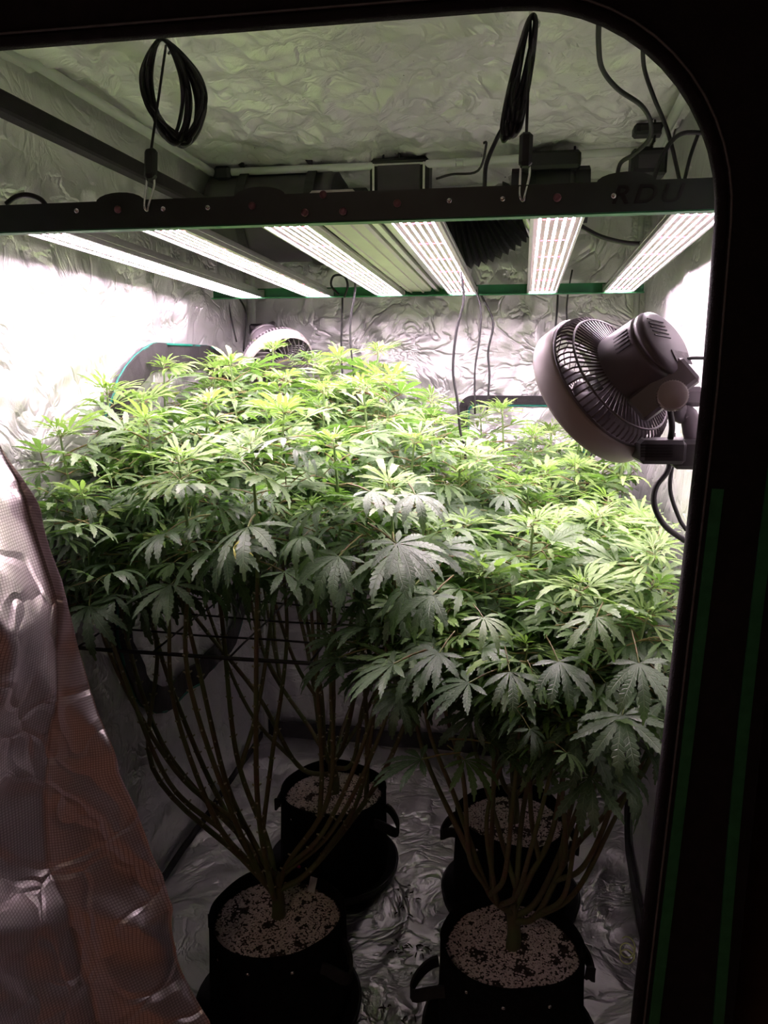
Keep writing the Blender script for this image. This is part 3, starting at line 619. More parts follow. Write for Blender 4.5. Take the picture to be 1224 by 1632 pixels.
# ------------------------------------------------------------------ clip fans
def fan(center, axis, Rr, label, up, name='clip_fan', bars=72, near=True):
    """axis points from the blowing face back to the motor"""
    root = tag(empty(name, center), label, 'fan', 'clip fans blowing over the canopy')
    T = Matrix.Translation(center) @ frame_from(axis, up).to_4x4(); s = Rr / .104
    S = lambda pr: [(r * s, z * s) for r, z in pr]
    MB().lathe(S([(.100, -.002), (.104, 0), (.1055, .004), (.104, .032), (.101, .035), (.098, .034), (.099, .004), (.100, -.002)]), 72, T).build('front_ring', 'fan_grey', root)
    b = MB()
    for k in range(bars):
        a = 2 * math.pi * k / bars; c, si = math.cos(a), math.sin(a)
        pts = [Vector((r * c, r * si, z)) for r, z in S([(.0985, .030), (.0975, .043), (.093, .051), (.085, .055), (.046, .063)])]
        b.tube([T @ p for p in pts], (.0016 if near else .0027) * s, 4, smooth=False, caps=False)
        if near: b.build('cage_bar', 'fan_black', root); b = MB()
    if not near: b.build('rear_cage', 'fan_black', root, kind='stuff')
    MB().tube([T @ Vector((.0855 * s * math.cos(a), .0855 * s * math.sin(a), .0555 * s)) for a in np.linspace(0, 2 * math.pi, 60, endpoint=False)], .0016 * s, 6, closed=True).build('cage_hoop', 'fan_black', root)
    MB().tube([T @ Vector((.0995 * s * math.cos(a), .0995 * s * math.sin(a), .036 * s)) for a in np.linspace(0, 2 * math.pi, 60, endpoint=False)], .0022 * s, 6, closed=True).build('cage_hoop', 'fan_black', root)
    mo = MB().lathe(S([(0, .050), (.050, .050), (.0505, .062), (.0468, .112), (.0465, .116), (.0443, .1165), (.0443, .120), (.0460, .1205), (.0457, .124), (.043, .1292), (.038, .1315), (0, .1325)]), 56, T).build('motor_housing', 'fan_black', root)
    for k in range(5):                                               # cooling slots over the cap edge
        yy = (-.010 + .006 * k) * s
        MB().box(T @ Vector((-.010 * s, yy + .012 * s, .1328 * s)), (.034 * s, .0014 * s, .0012 * s), T.to_3x3()).build('vent_slot', 'plastic_dark', mo)
    for k in range(5):
        a = R(150 + 7 * k); MB().box(T @ Vector((.0475 * s * math.cos(a), .0475 * s * math.sin(a), .099 * s)), (.0022 * s, .0018 * s, .022 * s), T.to_3x3() @ Matrix.Rotation(a, 3, 'Z')).build('vent_slot', 'plastic_dark', mo)
    MB().box(T @ Vector((.012 * s, -.026 * s, .1328 * s)), (.034 * s, .017 * s, .0014 * s), T.to_3x3()).build('rating_label', 'label', mo)
    # front spiral grille, hub and blades
    b = MB()
    for k in range(30):
        a = 2 * math.pi * k / 30
        pts = [T @ Vector((r * s * math.cos(a + t), r * s * math.sin(a + t), z * s)) for r, t, z in ((.100, 0, .003), (.075, .28, -.004), (.050, .50, -.008), (.026, .62, -.010))]
        b.tube(pts, (.0009 if near else .0016) * s, 4, caps=False, smooth=False)
    b.build('front_grille', 'fan_black', root, kind='stuff')
    MB().lathe(S([(0, -.013), (.024, -.012), (.028, -.008), (.028, -.004), (0, -.004)]), 28, T).build('grille_cap', 'fan_black', root)
    MB().lathe(S([(0, .012), (.022, .014), (.024, .045), (0, .050)]), 20, T).build('hub', 'plastic_dark', root)
    for k in range(7):
        a = 2 * math.pi * k / 7; b = MB(); vs = []; g = 6
        for i in range(g + 1):
            r = (.022 + .070 * i / g) * s
            for j in range(5):
                t = (j / 4 - .5) * (.75 - .15 * i / g); tw = (.022 - .010 * i / g) * (j / 4 - .5) * 2
                vs.append(T @ Vector((r * math.cos(a + t + .3 * i / g), r * math.sin(a + t + .3 * i / g), (.026 + tw * .7) * s)))
        fs = [(i * 5 + j, i * 5 + j + 1, (i + 1) * 5 + j + 1, (i + 1) * 5 + j) for i in range(g) for j in range(4)]
        b.add(vs, fs, 0, True); b.build('blade', 'fan_black', root)
    return root, T
A1 = (_r * .539 + _u * .438 - _f * .72).normalized()
f1, T1 = fan(atY(941, 632, 1.125), A1, .106, 'large grey and charcoal clip fan clamped beside the door edge', _u)
# bracket, knob, neck and clamp of the near fan
ax2 = (_r * .72 + _u * .60 - _f * .35).normalized()
FB = frame_from(-_f, ax2.cross(_f) * -1)
def rot_axes(x, y):
    x = Vector(x).normalized(); z = x.cross(Vector(y)).normalized(); y = z.cross(x); return Matrix((x, y, z)).transposed()
br = rot_axes(ax2, _u - ax2 * _u.dot(ax2))
MB().box(atY(1057, 622, 1.045), (.085, .038, .022), br, bev=.004).build('bracket', 'fan_black', f1)
MB().box(atY(1040, 610, 1.065), (.060, .022, .030), br, bev=.004).build('bracket_shoulder', 'fan_black', f1)
pk = atY(1071, 632, 1.03); TK = Matrix.Translation(pk) @ frame_from((-_f * .9 - _r * .25).normalized(), _u).to_4x4()
kn = MB().lathe([(0, .014), (.0165, .014), (.0185, .012), (.0185, 0), (0, 0)], 36, TK).build('knob', 'fan_knob', f1)
b = MB()
for k in range(36):
    a = 2 * math.pi * k / 36; b.box(TK @ Vector((.0187 * math.cos(a), .0187 * math.sin(a), .006)), (.0012, .0016, .011), TK.to_3x3() @ Matrix.Rotation(a, 3, 'Z'))
b.build('knurling', 'fan_knob', kn, kind='stuff')
MB().tube(smooth([atY(1075, 640, 1.06), atY(1084, 660, 1.07), atY(1097, 662, 1.07), atY(1103, 690, 1.07), atY(1102, 712, 1.07)], 5), [.012] * 16 + [.011] * 5, 12).build('neck', 'fan_black', f1)
MB().box(atY(1098, 632, 1.08), (.036, .022, .026), bev=.006).build('hinge', 'fan_black', f1)
MB().box(atY(1050, 718, 1.05), (.058, .05, .031), Matrix.Rotation(R(6), 3, 'Z'), bev=.005).build('clamp_jaw', 'plastic', f1)
for k in range(5): MB().box(atY(1046, 709 + 4.6 * k, 1.0235), (.040, .002, .0016), Matrix.Rotation(R(6), 3, 'Z')).build('clamp_groove', 'plastic_dark', f1)
MB().box(atY(1092, 722, 1.06), (.036, .052, .038), bev=.005).build('clamp_body', 'plastic', f1)
MB().tube(smooth([atY(1068, 655, 1.05), atY(1071, 680, 1.045), atY(1068, 702, 1.05)], 6), .004, 8).build('fan_cord', 'cable', f1)
MB().tube(smooth([atY(1088, 577, 1.06), atY(1100, 571, 1.06), atY(1130, 571, 1.07)], 6), .0022, 8).build('fan_cord', 'cable', f1)
A2 = (-_r * .45 + _u * .76 + _f * .45).normalized()
f2, T2 = fan(atY(446, 580, 2.2), A2, .103, 'small-looking clip fan at the back left tent corner behind the leaves', _u, bars=60, near=False)
MB().tube([T2 @ Vector((.0, -.04, .12)), (-.80, 2.45, 1.52), (-.885, 2.53, 1.50)], .010, 10).build('neck', 'fan_black', f2)
MB().box((-.875, 2.525, 1.50), (.05, .05, .05), bev=.006).build('clamp_body', 'plastic', f2)

# ------------------------------------------------------------------ fabric pots
def pot(x, y, label, seed, handles, Rt=.140, zs=.235):
    rs = random.Random(seed); root = tag(empty('fabric_pot', (x, y, .02)), label, 'plant pot', 'black fabric pots with perlite soil')
    def wob(a, z): return 1 + .025 * math.sin(3 * a + seed) * (z / .25) + .02 * N((math.cos(a) * 2, math.sin(a) * 2, z * 8 + seed))
    n = 48; prof = [(.0, .022), (.135, .022), (.143, .030), (.146, .08), (.145, .14), (.143, .20), (Rt + .002, .258), (Rt + .003, .268), (Rt - .004, .270), (Rt - .006, .262), (Rt - .006, .225)]
    b = MB(); vs = []; fs = []
    for (r, z) in prof:
        for j in range(n):
            a = 2 * math.pi * j / n; w = wob(a, z); vs.append((x + r * w * math.cos(a), y + r * w * math.sin(a), z + (.012 * N((math.cos(a), math.sin(a), seed)) if z > .2 else 0)))
    for i in range(len(prof) - 1):
        for j in range(n): fs.append((i * n + j, i * n + (j + 1) % n, (i + 1) * n + (j + 1) % n, (i + 1) * n + j))
    b.add(vs, fs, 0, True); b.build('body', 'pot_fabric', root)
    b = MB(); vs = [(x, y, zs + .012)]; fs = []; K = 14
    for k in range(1, K + 1):
        for j in range(n):
            a = 2 * math.pi * j / n; r = (Rt - .006) * wob(a, zs) * k / K
            vs.append((x + r * math.cos(a), y + r * math.sin(a), zs + .012 * (1 - (k / K) ** 2) + .006 * N((x + r * math.cos(a) * 18, r * math.sin(a) * 18, seed))))
    for j in range(n): fs.append((0, 1 + j, 1 + (j + 1) % n))
    for k in range(K - 1):
        for j in range(n): fs.append((1 + k * n + j, 1 + (k + 1) * n + j, 1 + (k + 1) * n + (j + 1) % n, 1 + k * n + (j + 1) % n))
    b.add(vs, fs, 0, True); b.build('soil', 'soil', root)
    # perlite grains: small faceted lumps
    ico = [(0, 0, 1), (1, 0, 0), (0, 1, 0), (-1, 0, 0), (0, -1, 0), (0, 0, -.6)]; tri = [(0, 1, 2), (0, 2, 3), (0, 3, 4), (0, 4, 1), (5, 2, 1), (5, 3, 2), (5, 4, 3), (5, 1, 4)]
    b = MB(); cnt = 0
    while cnt < 6000:
        a = rs.uniform(0, 2 * math.pi); r = (Rt - .010) * math.sqrt(rs.random())
        gx, gy = r * math.cos(a), r * math.sin(a)
        if N((gx * 26, gy * 26, seed * 3.1)) + .5 * N((gx * 60, gy * 60, seed)) < -.32 and rs.random() < .9: cnt += 1; continue
        rr = wob(a, zs); z = zs + .012 * (1 - (r / Rt) ** 2) + .006 * N((x + gx * 18, gy * 18, seed)); s = rs.uniform(.0014, .0034); th = rs.uniform(0, 1.5); c, si = math.cos(th), math.sin(th)
        b.add([(x + gx * rr + s * (p[0] * c - p[1] * si), y + gy * rr + s * (p[0] * si + p[1] * c) * rs.uniform(.7, 1.2), z + s * p[2] * .8) for p in ico], tri); cnt += 1
    b.build('perlite', 'perlite', root, kind='stuff')
    for (a0, zz, out) in handles:
        P = []
        for i in range(15):
            t = i / 14; aa = R(a0) + (t - .5) * .55; o = math.sin(math.pi * t); P.append((x + (.147 + out * o) * math.cos(aa), y + (.147 + out * o) * math.sin(aa), zz + .02 - .035 * o ** 2))
        MB().ribbon(P, [Vector((0, 0, 1))] * 15, .006, .024).build('handle', 'strap', root)
    for a0 in (-125, -95, -60): a = R(a0); MB().lathe([(0, .003), (.0035, .002), (.004, 0)], 8, Matrix.Translation((x + .1435 * math.cos(a), y + .1435 * math.sin(a), .235)) @ frame_from((math.cos(a), math.sin(a), 0)).to_4x4()).build('rivet', 'steel', root)
    return root
def saucer(x, y, label, r=.175):
    MBs = MB().lathe([(0, .020), (r - .01, .020), (r, .028), (r + .004, .050), (r - .002, .051), (r - .008, .030), (0, .0215)], 48, Matrix.Translation((x, y, .004)))
    tag(MBs.build('pot_saucer', 'plastic_dark'), label, 'saucer', 'black pot saucers')
POTS = [(-.475, 1.372), (-.472, 1.860), (.015, 1.378), (.010, 1.815)]
pot(*POTS[0], 'black fabric pot with white plant tag, holding the tall bare-stemmed plant in front', 1, ((-20, .20, .035), (165, .20, .02)))
pot(*POTS[1], 'black fabric pot at the back under the tall plants, soil lit through stems', 2, ((-15, .20, .045), (175, .2, .02)))
pot(*POTS[2], 'black fabric pot with curled side handle under the low bushy plant in front', 3, ((195, .17, .055), (10, .2, .02)))
pot(*POTS[3], 'black fabric pot at the back right, half hidden behind bushy lower leaves', 4, ((178, .20, .035), (0, .2, .02)))
saucer(POTS[0][0] + .0, POTS[0][1], 'black saucer under the front pot with the white tag')
saucer(POTS[1][0], POTS[1][1], 'black saucer under the back pot beneath the tall plants')
saucer(POTS[2][0], POTS[2][1], 'black saucer under the front pot with the curled handle')
saucer(POTS[3][0], POTS[3][1], 'black saucer under the back right pot')
tg = tag(MB().box(Vector(atZ(498, 1410, .262)), (.016, .0012, .034), Matrix.Rotation(R(-12), 3, 'X') @ Matrix.Rotation(R(10), 3, 'Y')).build('plant_tag', 'paper'), 'small white plant tag stuck in the front pot soil', 'plant tag')
pc = tag(empty('plant_clip', atY(474, 1377, 1.40)), 'tiny pink clip on the tall plant stem', 'clip')
MB().box(atY(474, 1373, 1.40), (.006, .006, .012), bev=.002).build('jaw', 'pink', pc); MB().box(atY(476, 1381, 1.40), (.009, .005, .007), bev=.002).build('jaw', 'pink', pc)

# ------------------------------------------------------------------ trellis grid
tg = tag(empty('trellis_grid', (-.55, 1.75, .84)), 'black wire trellis grid stretched level under the tall canopy', 'trellis')
gx = [-.86, -.70, -.54, -.38, -.22]; gy = [1.33, 1.45, 1.57, 1.69, 1.81, 1.95, 2.10]
for i, x in enumerate(gx): MB().tube([(x + .004 * N((x * 9, k, 1)), y, .84 + .006 * N((x * 5, y * 5, 2))) for k, y in enumerate(np.linspace(1.33, 2.12, 12))], .0024, 6).build('wire', 'cable', tg)
for i, y in enumerate(gy): MB().tube([(x, y + .005 * N((x * 5, y * 9, 5)), .84 + .006 * N((x * 5, y * 5, 2)) - (.004 if i else 0)) for x in np.linspace(-.88, -.20, 10)], .0042 if i == 0 else .0024, 6).build('wire', 'cable', tg)

# ------------------------------------------------------------------ leaves
def leaf_template(nl, teeth, width, droop, pet, fold, young, seed):
    """palmate leaf: petiole along +Y from the origin, serrated leaflets from its end; centre leaflet length 1"""
    rs = random.Random(seed); V = []; F = []; UV = []; MI = []
    def addp(p, uv): V.append(p); UV.append(uv); return len(V) - 1
    # petiole
    pr = .016 if not young else .012; ring = []
    pts = [(0, 0, 0), (0, pet * .5, .05 * pet), (0, pet, .03 * pet)]
    for p in pts:
        ring.append([addp((p[0] + pr * math.cos(a), p[1], p[2] + pr * math.sin(a)), (0, 0)) for a in (math.pi / 2, math.pi * 7 / 6, math.pi * 11 / 6)])
    for i in range(2):
        for j in range(3): F.append((ring[i][j], ring[i][(j + 1) % 3], ring[i + 1][(j + 1) % 3], ring[i + 1][j])); MI.append(1)
    half = nl // 2
    spec = [(0, 1.0)]
    angs = {1: [34], 2: [30, 68], 3: [27, 57, 98], 4: [25, 52, 84, 125]}[half]; lens = {1: [.8], 2: [.90, .62], 3: [.95, .80, .48], 4: [.97, .86, .66, .40]}[half]
    for a, L in zip(angs, lens): spec += [(a, L), (-a, L)]
    for a, L in spec:
        a = R(a + rs.uniform(-5, 5)); L *= rs.uniform(.93, 1.06); w = width * L ** .8 * (1 if L > .5 else 1.1); dr = droop * rs.uniform(.75, 1.25); side_c = rs.uniform(-.12, .12)
        dx, dy = math.sin(a), math.cos(a); sx, sy = dy, -dx; zc = .03 * pet
        def pt(t, s, ridge_=0):
            q = t * L; bend = side_c * q * q
            zz = zc + (.18 if young else .10) * q - dr * q * q + fold * abs(s)
            sh = 1 - .5 * min(.6, dr * q) * q
            return (dx * q * sh + sx * (s + bend), pet + dy * q * sh + sy * (s + bend), zz)
        def prof(t): return w * (max(0.0, math.sin(math.pi * min(1, t) ** 1.08)) ** 1.05 + .06 * (1 - t))
        mids = []; Le = []; Re = []
        for i in range(teeth + 1):
            t = i / teeth; mids.append(addp(pt(t, 0), (0, t)))
        for sgn, E in ((1, Le), (-1, Re)):
            for i in range(teeth):
                t = i / teeth; wv = prof(t) * .74; E.append(addp(pt(t, sgn * wv), (sgn, t)))
                t2 = (i + .85) / teeth; wt = prof((i + .5) / teeth) * 1.05; E.append(addp(pt(t2, sgn * wt), (sgn, t2)))
            E.append(mids[-1])
            for i in range(teeth):
                a0, a1, nx = E[2 * i], E[2 * i + 1], E[2 * i + 2]
                fs = [(mids[i], mids[i + 1], a1), (mids[i], a1, a0)] + ([(mids[i + 1], nx, a1)] if i < teeth - 1 else [])
                for f in fs: F.append(f if sgn < 0 else f[::-1]); MI.append(0)
    return V, F, UV, MI
TPL = {}
for i in range(5): TPL[('old', i)] = leaf_template((7, 7, 9, 7, 5)[i], 9, .092, (.30, .48, .40, .65, .45)[i], .62, .10, False, 10 + i)
for i in range(3): TPL[('mid', i)] = leaf_template((5, 7, 5)[i], 7, .084, (.32, .5, .22)[i], .45, .12, False, 30 + i)
for i in range(3): TPL[('young', i)] = leaf_template((5, 5, 3)[i], 6, .072, (.25, .42, .32)[i], .22, .16, True, 40 + i)
LOW = {}
for i in range(5): LOW[('old', i)] = leaf_template((7, 7, 7, 7, 5)[i], 6, .096, (.30, .48, .40, .65, .45)[i], .62, .10, False, 10 + i)
for i in range(3): LOW[('mid', i)] = leaf_template(5, 5, .088, (.32, .5, .22)[i], .45, .12, False, 30 + i)
for i in range(3): LOW[('young', i)] = leaf_template((5, 5, 3)[i], 4, .076, (.25, .42, .32)[i], .22, .16, True, 40 + i)
LMESH = {}
def leaf_mesh(key, m=None):
    kk = (key, m)
    if kk in LMESH: return LMESH[kk]
    V, F, UV, MI = TPL[key]; me = bpy.data.meshes.new('leaf'); me.from_pydata(V, [], F)
    me.materials.append(M[m or 'leaf_' + key[0]]); me.materials.append(M['petiole']); me.polygons.foreach_set('material_index', MI)
    me.polygons.foreach_set('use_smooth', [True] * len(F))
    u = me.uv_layers.new(name='UVMap'); li = np.zeros(len(me.loops), dtype=np.int32); me.loops.foreach_get('vertex_index', li)
    u.data.foreach_set('uv', np.array(UV, dtype=np.float32)[li].ravel()); me.update(); LMESH[kk] = me; return me
def leaf_matrix(pos, az, pitch, roll, size):
    """+Y of the leaf points along azimuth az, tilted up by pitch"""
    return Matrix.Translation(pos) @ Matrix.Rotation(az - math.pi / 2, 4, 'Z') @ Matrix.Rotation(pitch, 4, 'X') @ Matrix.Rotation(roll, 4, 'Y') @ Matrix.Scale(size, 4)
def project(p):
    q = p - CAM; z = q.dot(_f); return 612 + FPX * q.dot(_r) / z, 816 - FPX * q.dot(_u) / z, z

def plant(name, base, tops, zc, label, cat, sizes, seed, heroes=(), n_parts=300, dens=1.0, fork=.10, stub=True, n_prim=5, keep=lambda p: True):
    rs = random.Random(seed); root = tag(empty(name, base), label, cat, 'leafy plants in the grow tent')
    tops = sorted(tops, key=lambda q: math.sin(7.3 * q[0] + 11.1 * q[1]))
    B = Vector(base); L = []                                         # L: (matrix, key, tint)
    tr = [B + Vector((0, 0, -.02)), B + Vector((.004, 0, .03)), B + Vector((-.004, .004, fork))]
    MB().tube(smooth(tr, 4), [.016 - .004 * i / 8 for i in range(9)], 9).build('trunk', 'stem', root)
    prim = []
    for ti, T in enumerate(tops):
        T = Vector(T[:3]) + Vector((0, 0, rs.uniform(-.025, .030))); d = T - B; hd = Vector((d.x, d.y, 0)); H_ = d.z
        j = lambda a, b_=0: Vector((rs.uniform(-a, a), rs.uniform(-a, a), rs.uniform(-b_, b_)))
        host = None
        if len(prim) >= n_prim:                                            # later stems branch off an earlier one
            host = min(prim, key=lambda q: (q[-1] - T).length); hi = int(len(host) * rs.uniform(.14, .42)); st = host[hi]; r0 = .0040
            dd = T - st; hd2 = Vector((dd.x, dd.y, 0))
            path = smooth([st, st + hd2 * .40 + Vector((0, 0, dd.z * .16)) + j(.012), st + hd2 * .75 + Vector((0, 0, dd.z * .45)) + j(.02), st + hd2 * .95 + Vector((0, 0, dd.z * .75)) + j(.015), T], 8)
        else:
            st = B + Vector((0, 0, fork * rs.uniform(.45, 1.0))); r0 = .0054
            k1, k2 = rs.uniform(.38, .66), rs.uniform(.72, .98)
            path = smooth([st, st + hd * .22 + Vector((0, 0, .06)) + j(.01, .02), B + hd * k1 + Vector((0, 0, H_ * .30)) + j(.03), B + hd * k2 + Vector((0, 0, H_ * .58)) + j(.03), B + hd * .99 + Vector((0, 0, H_ * .82)) + j(.016), T], 7)
            prim.append(path)
        n = len(path); rad = [r0 * (1 - i / n) ** .7 + .0016 for i in range(n)]
        sb = MB().tube(path, rad, 7)
        sb.mi = [1 if (sum(sb.v[q][2] for q in f) / len(f)) > zc + .02 else 0 for f in sb.f]; sb.build('stem', ['stem', 'shoot'], root)
        if stub:
            b = MB(); acc = 0
            for i in range(4, n - 8):
                acc += (path[i] - path[i - 1]).length
                if acc > .035:
                    acc = 0; a = rs.uniform(0, 6.28); o = Vector((math.cos(a), math.sin(a), .6)).normalized()
                    for sg in (1, -1):
                        oo = Vector((o.x * sg, o.y * sg, o.z)); b.tube([path[i], path[i] + oo * (rad[i] + .005)], [.0028, .0016], 5)
            if b.v: b.build('leaf_scars', 'node', root, kind='stuff')
        # nodes downwards from the tip
        dist = 0.0; az = rs.uniform(0, 6.28); Lc = T.z - zc + rs.uniform(-.04, .06); i = n - 1; p = path[-1].copy(); step = .006
        # apical cluster
        for k in range(10):
            a = az + k * 2.4; L.append((leaf_matrix(T + Vector((0, 0, -.002 * k)), a, R(rs.uniform(5, 60) - 3.5 * k), R(rs.uniform(-15, 15)), sizes[0] * rs.uniform(.5, .95) * (.6 + .05 * k)), ('young', rs.randrange(3)), rs.random()))
        arc = [0.0]
        for q in range(n - 1, 0, -1): arc.append(arc[-1] + (path[q] - path[q - 1]).length)
        def at_arc(s):
            for q in range(1, n):
                if arc[q] >= s:
                    t = (s - arc[q - 1]) / max(1e-6, arc[q] - arc[q - 1]); return path[n - q].lerp(path[n - 1 - q], t)
            return path[0]
        s = .016; k = 0
        while True:
            P = at_arc(s)
            if P.z < T.z - Lc or s > .9: break
            t = (T.z - P.z) / max(.05, Lc)
            az += math.pi / 2 + rs.uniform(-.35, .35)
            for sg in (0, math.pi):
                a = az + sg + rs.uniform(-.3, .3)
                if t < .16: key = ('young', rs.randrange(3)); size = sizes[0] * (.9 + 1.5 * t) * rs.uniform(.85, 1.15); pit = R(28 - 130 * t + rs.uniform(-16, 14))
                elif t < .42: key = ('mid', rs.randrange(3)); size = sizes[1] * rs.uniform(.8, 1.1); pit = R(16 - 40 * (t - .16) + rs.uniform(-16, 14))
                else: key = ('old', rs.randrange(5)); size = sizes[2] * rs.uniform(.72, 1.12) * (1 - .25 * max(0, t - .75)); pit = R(2 - 32 * (t - .42) + rs.uniform(-18, 14))
                L.append((leaf_matrix(P, a, pit, R(rs.uniform(-28, 28)), size), key, rs.random()))
                if t > .20 and rs.random() < .62 * dens:               # side shoot
                    sl = (.025 + .10 * min(1, t * 1.6)) * rs.uniform(.6, 1.15); a2 = a + rs.uniform(-.4, .4); E = P + Vector((math.cos(a2) * sl * .85, math.sin(a2) * sl * .85, sl * rs.uniform(.15, .75)))
                    m = 4 if t < .5 else 5
                    for q in range(m):
                        ky = ('young', rs.randrange(3)) if (t < .30 and q < 3) else (('mid', rs.randrange(3)) if (t < .62 or q < 2) else ('old', rs.randrange(5)))
                        sz = {'young': sizes[0] * .90, 'mid': sizes[1] * .70, 'old': sizes[2] * .62}[ky[0]] * rs.uniform(.7, 1.1)
                        L.append((leaf_matrix(P.lerp(E, .55 + .45 * q / m), a2 + q * 2.3 + rs.uniform(-.4, .4), R(rs.uniform(-25, 40) - 14 * t), R(rs.uniform(-25, 25)), sz), ky, rs.random()))
            s += rs.uniform(.027, .040) * (1 + .3 * t) / dens; k += 1
    # keep the leaves inside the tent
    def ok(m):
        c = m @ Vector((0, .9, 0)); e = m @ Vector((0, 1.5, -.1)); o = m @ Vector((0, 0, 0))
        for p, g in ((c, .03), (e, .012), (o, .03)):
            if not (XL + g < p.x < XRF - g * .5 and 1.03 < p.y < 2.50): return False
        return keep(c)
    L2 = []
    for m, key, tint in L:
        for da in (0, 2.1, 4.2, 3.14):
            o_ = m.translation; m2 = Matrix.Translation(o_) @ Matrix.Rotation(da, 4, 'Z') @ Matrix.Translation(-o_) @ m
            if ok(m2): L2.append((m2, key, tint)); break
    L = L2
    # which leaves show largest become leaves of their own; the rest is one mass
    info = []
    for idx, (m, key, tint) in enumerate(L):
        c = m @ Vector((0, .55 if key[0] != 'young' else .4, 0)); px, py, z = project(c); sz = m.to_scale().x * FPX / z
        info.append((z, idx, px, py, sz))
    cov = np.zeros((120, 92)); score = {}
    for z, idx, px, py, sz in sorted(info):
        gi, gj = int(py / 14), int(px / 14)
        if 0 <= gi < 120 and 0 <= gj < 92:
            score[idx] = sz * sz * math.exp(-1.1 * cov[gi, gj]); r_ = max(1, int(sz / 22))
            cov[max(0, gi - r_):gi + r_ + 1, max(0, gj - r_):gj + r_ + 1] += .35 * min(1, sz / 60)
        else: score[idx] = 0
    order = sorted(score, key=lambda i_: -score[i_]); nh = len(heroes); parts = set(order[:n_parts - nh])
    inv = Matrix.Translation(-B)
    for hm, hk, hmat in heroes:
        o = bpy.data.objects.new('leaf', leaf_mesh(hk, hmat)); COL.objects.link(o); o.parent = root; o.matrix_local = inv @ hm
        if hmat == 'leaf_yellow': o['label'] = 'yellowed curling leaf'
    for i_ in sorted(parts):
        m, key, tint = L[i_]; o = bpy.data.objects.new('leaf', leaf_mesh(key)); COL.objects.link(o); o.parent = root; o.matrix_local = inv @ m
    VV = []; FF = []; UU = []; MM = []; TT = []; off = 0
    mi_of = {'old': 0, 'mid': 1, 'young': 2}; faces_out = []
    for i_, (m, key, tint) in enumerate(L):
        if i_ in parts: continue
        V, F, UV, MI = LOW[key]; A = np.array(V) @ np.array(m.to_3x3()).T + np.array(m.translation)
        VV.append(A); UU.append(UV); TT.append(np.full(len(V), tint)); FF += [tuple(q + off for q in f) for f in F]
        MM += [3 if q else mi_of[key[0]] for q in MI]; off += len(V)
    if VV:
        VV = np.concatenate(VV) - np.array(B); me = bpy.data.meshes.new('leaf_mass'); me.from_pydata(VV.tolist(), [], FF)
        for nm in ('leaf_old_mass', 'leaf_mid_mass', 'leaf_young_mass', 'petiole'): me.materials.append(M[nm])
        me.polygons.foreach_set('material_index', MM); me.polygons.foreach_set('use_smooth', [True] * len(FF))
        u = me.uv_layers.new(name='UVMap'); li = np.zeros(len(me.loops), dtype=np.int32); me.loops.foreach_get('vertex_index', li)
        u.data.foreach_set('uv', np.concatenate([np.array(q, dtype=np.float32) for q in UU])[li].ravel())
        at = me.attributes.new('tint', 'FLOAT', 'POINT'); at.data.foreach_set('value', np.concatenate(TT).astype(np.float32)); me.update()
        o = bpy.data.objects.new('leaf_mass', me); COL.objects.link(o); o.parent = root; o['kind'] = 'stuff'
    print(name, 'leaves', len(L), 'parts', len(parts) + nh, 'mass faces', len(FF))
    return root

def hero(px, py, Y, az_deg, pitch, roll, size, key=('old', 0), m=None):
    size *= 1.22 if m is None else 1.1; pitch *= .62
    """a leaf whose blade centre sits at the measured point"""
    K = leaf_matrix((0, 0, 0), R(az_deg), R(pitch), R(roll), size); pet = {'old': .62, 'mid': .45, 'young': .22}[key[0]]
    return (Matrix.Translation(atY(px, py, Y) - (K @ Vector((0, pet, 0)))) @ K, key, m)

TOP_FL = [(-.868, 1.34, 1.285), (-.77, 1.25, 1.19), (-.725, 1.42, 1.27), (-.63, 1.50, 1.33), (-.60, 1.28, 1.22), (-.47, 1.50, 1.335), (-.46, 1.27, 1.235), (-.33, 1.60, 1.33), (-.33, 1.34, 1.255), (-.205, 1.50, 1.275), (-.22, 1.30, 1.18), (-.12, 1.58, 1.22), (-.66, 1.32, 1.10), (-.40, 1.42, 1.12), (-.16, 1.36, 1.08), (-.80, 1.52, 1.26), (-.55, 1.62, 1.30), (-.88, 1.50, 1.20), (-.872, 1.53, 1.365)]
TOP_BL = [(-.86, 1.66, 1.345), (-.80, 1.95, 1.40), (-.87, 1.80, 1.37), (-.69, 1.78, 1.375), (-.66, 2.02, 1.415), (-.56, 1.80, 1.37), (-.56, 2.05, 1.40), (-.46, 1.95, 1.415), (-.45, 1.74, 1.35), (-.37, 2.0, 1.42), (-.31, 1.82, 1.35), (-.23, 2.0, 1.31), (-.20, 1.76, 1.27), (-.74, 2.2, 1.38), (-.40, 2.2, 1.36), (-.60, 2.36, 1.36), (-.85, 2.08, 1.37), (-.84, 2.38, 1.34), (-.42, 2.40, 1.33)]
TOP_FR = [(.027, 1.36, 1.105), (-.058, 1.30, 1.07), (.225, 1.30, 1.085), (.15, 1.47, 1.10), (-.115, 1.25, 1.00), (.10, 1.22, 1.03), (-.10, 1.45, 1.08), (.02, 1.17, .97), (.20, 1.19, 1.00), (.25, 1.44, 1.09), (-.19, 1.34, 1.00), (.07, 1.52, 1.10), (.14, 1.33, 1.03), (-.02, 1.22, .90), (.15, 1.24, .88), (-.15, 1.22, .90), (.24, 1.24, .93), (.08, 1.16, .86), (-.20, 1.44, .98)]
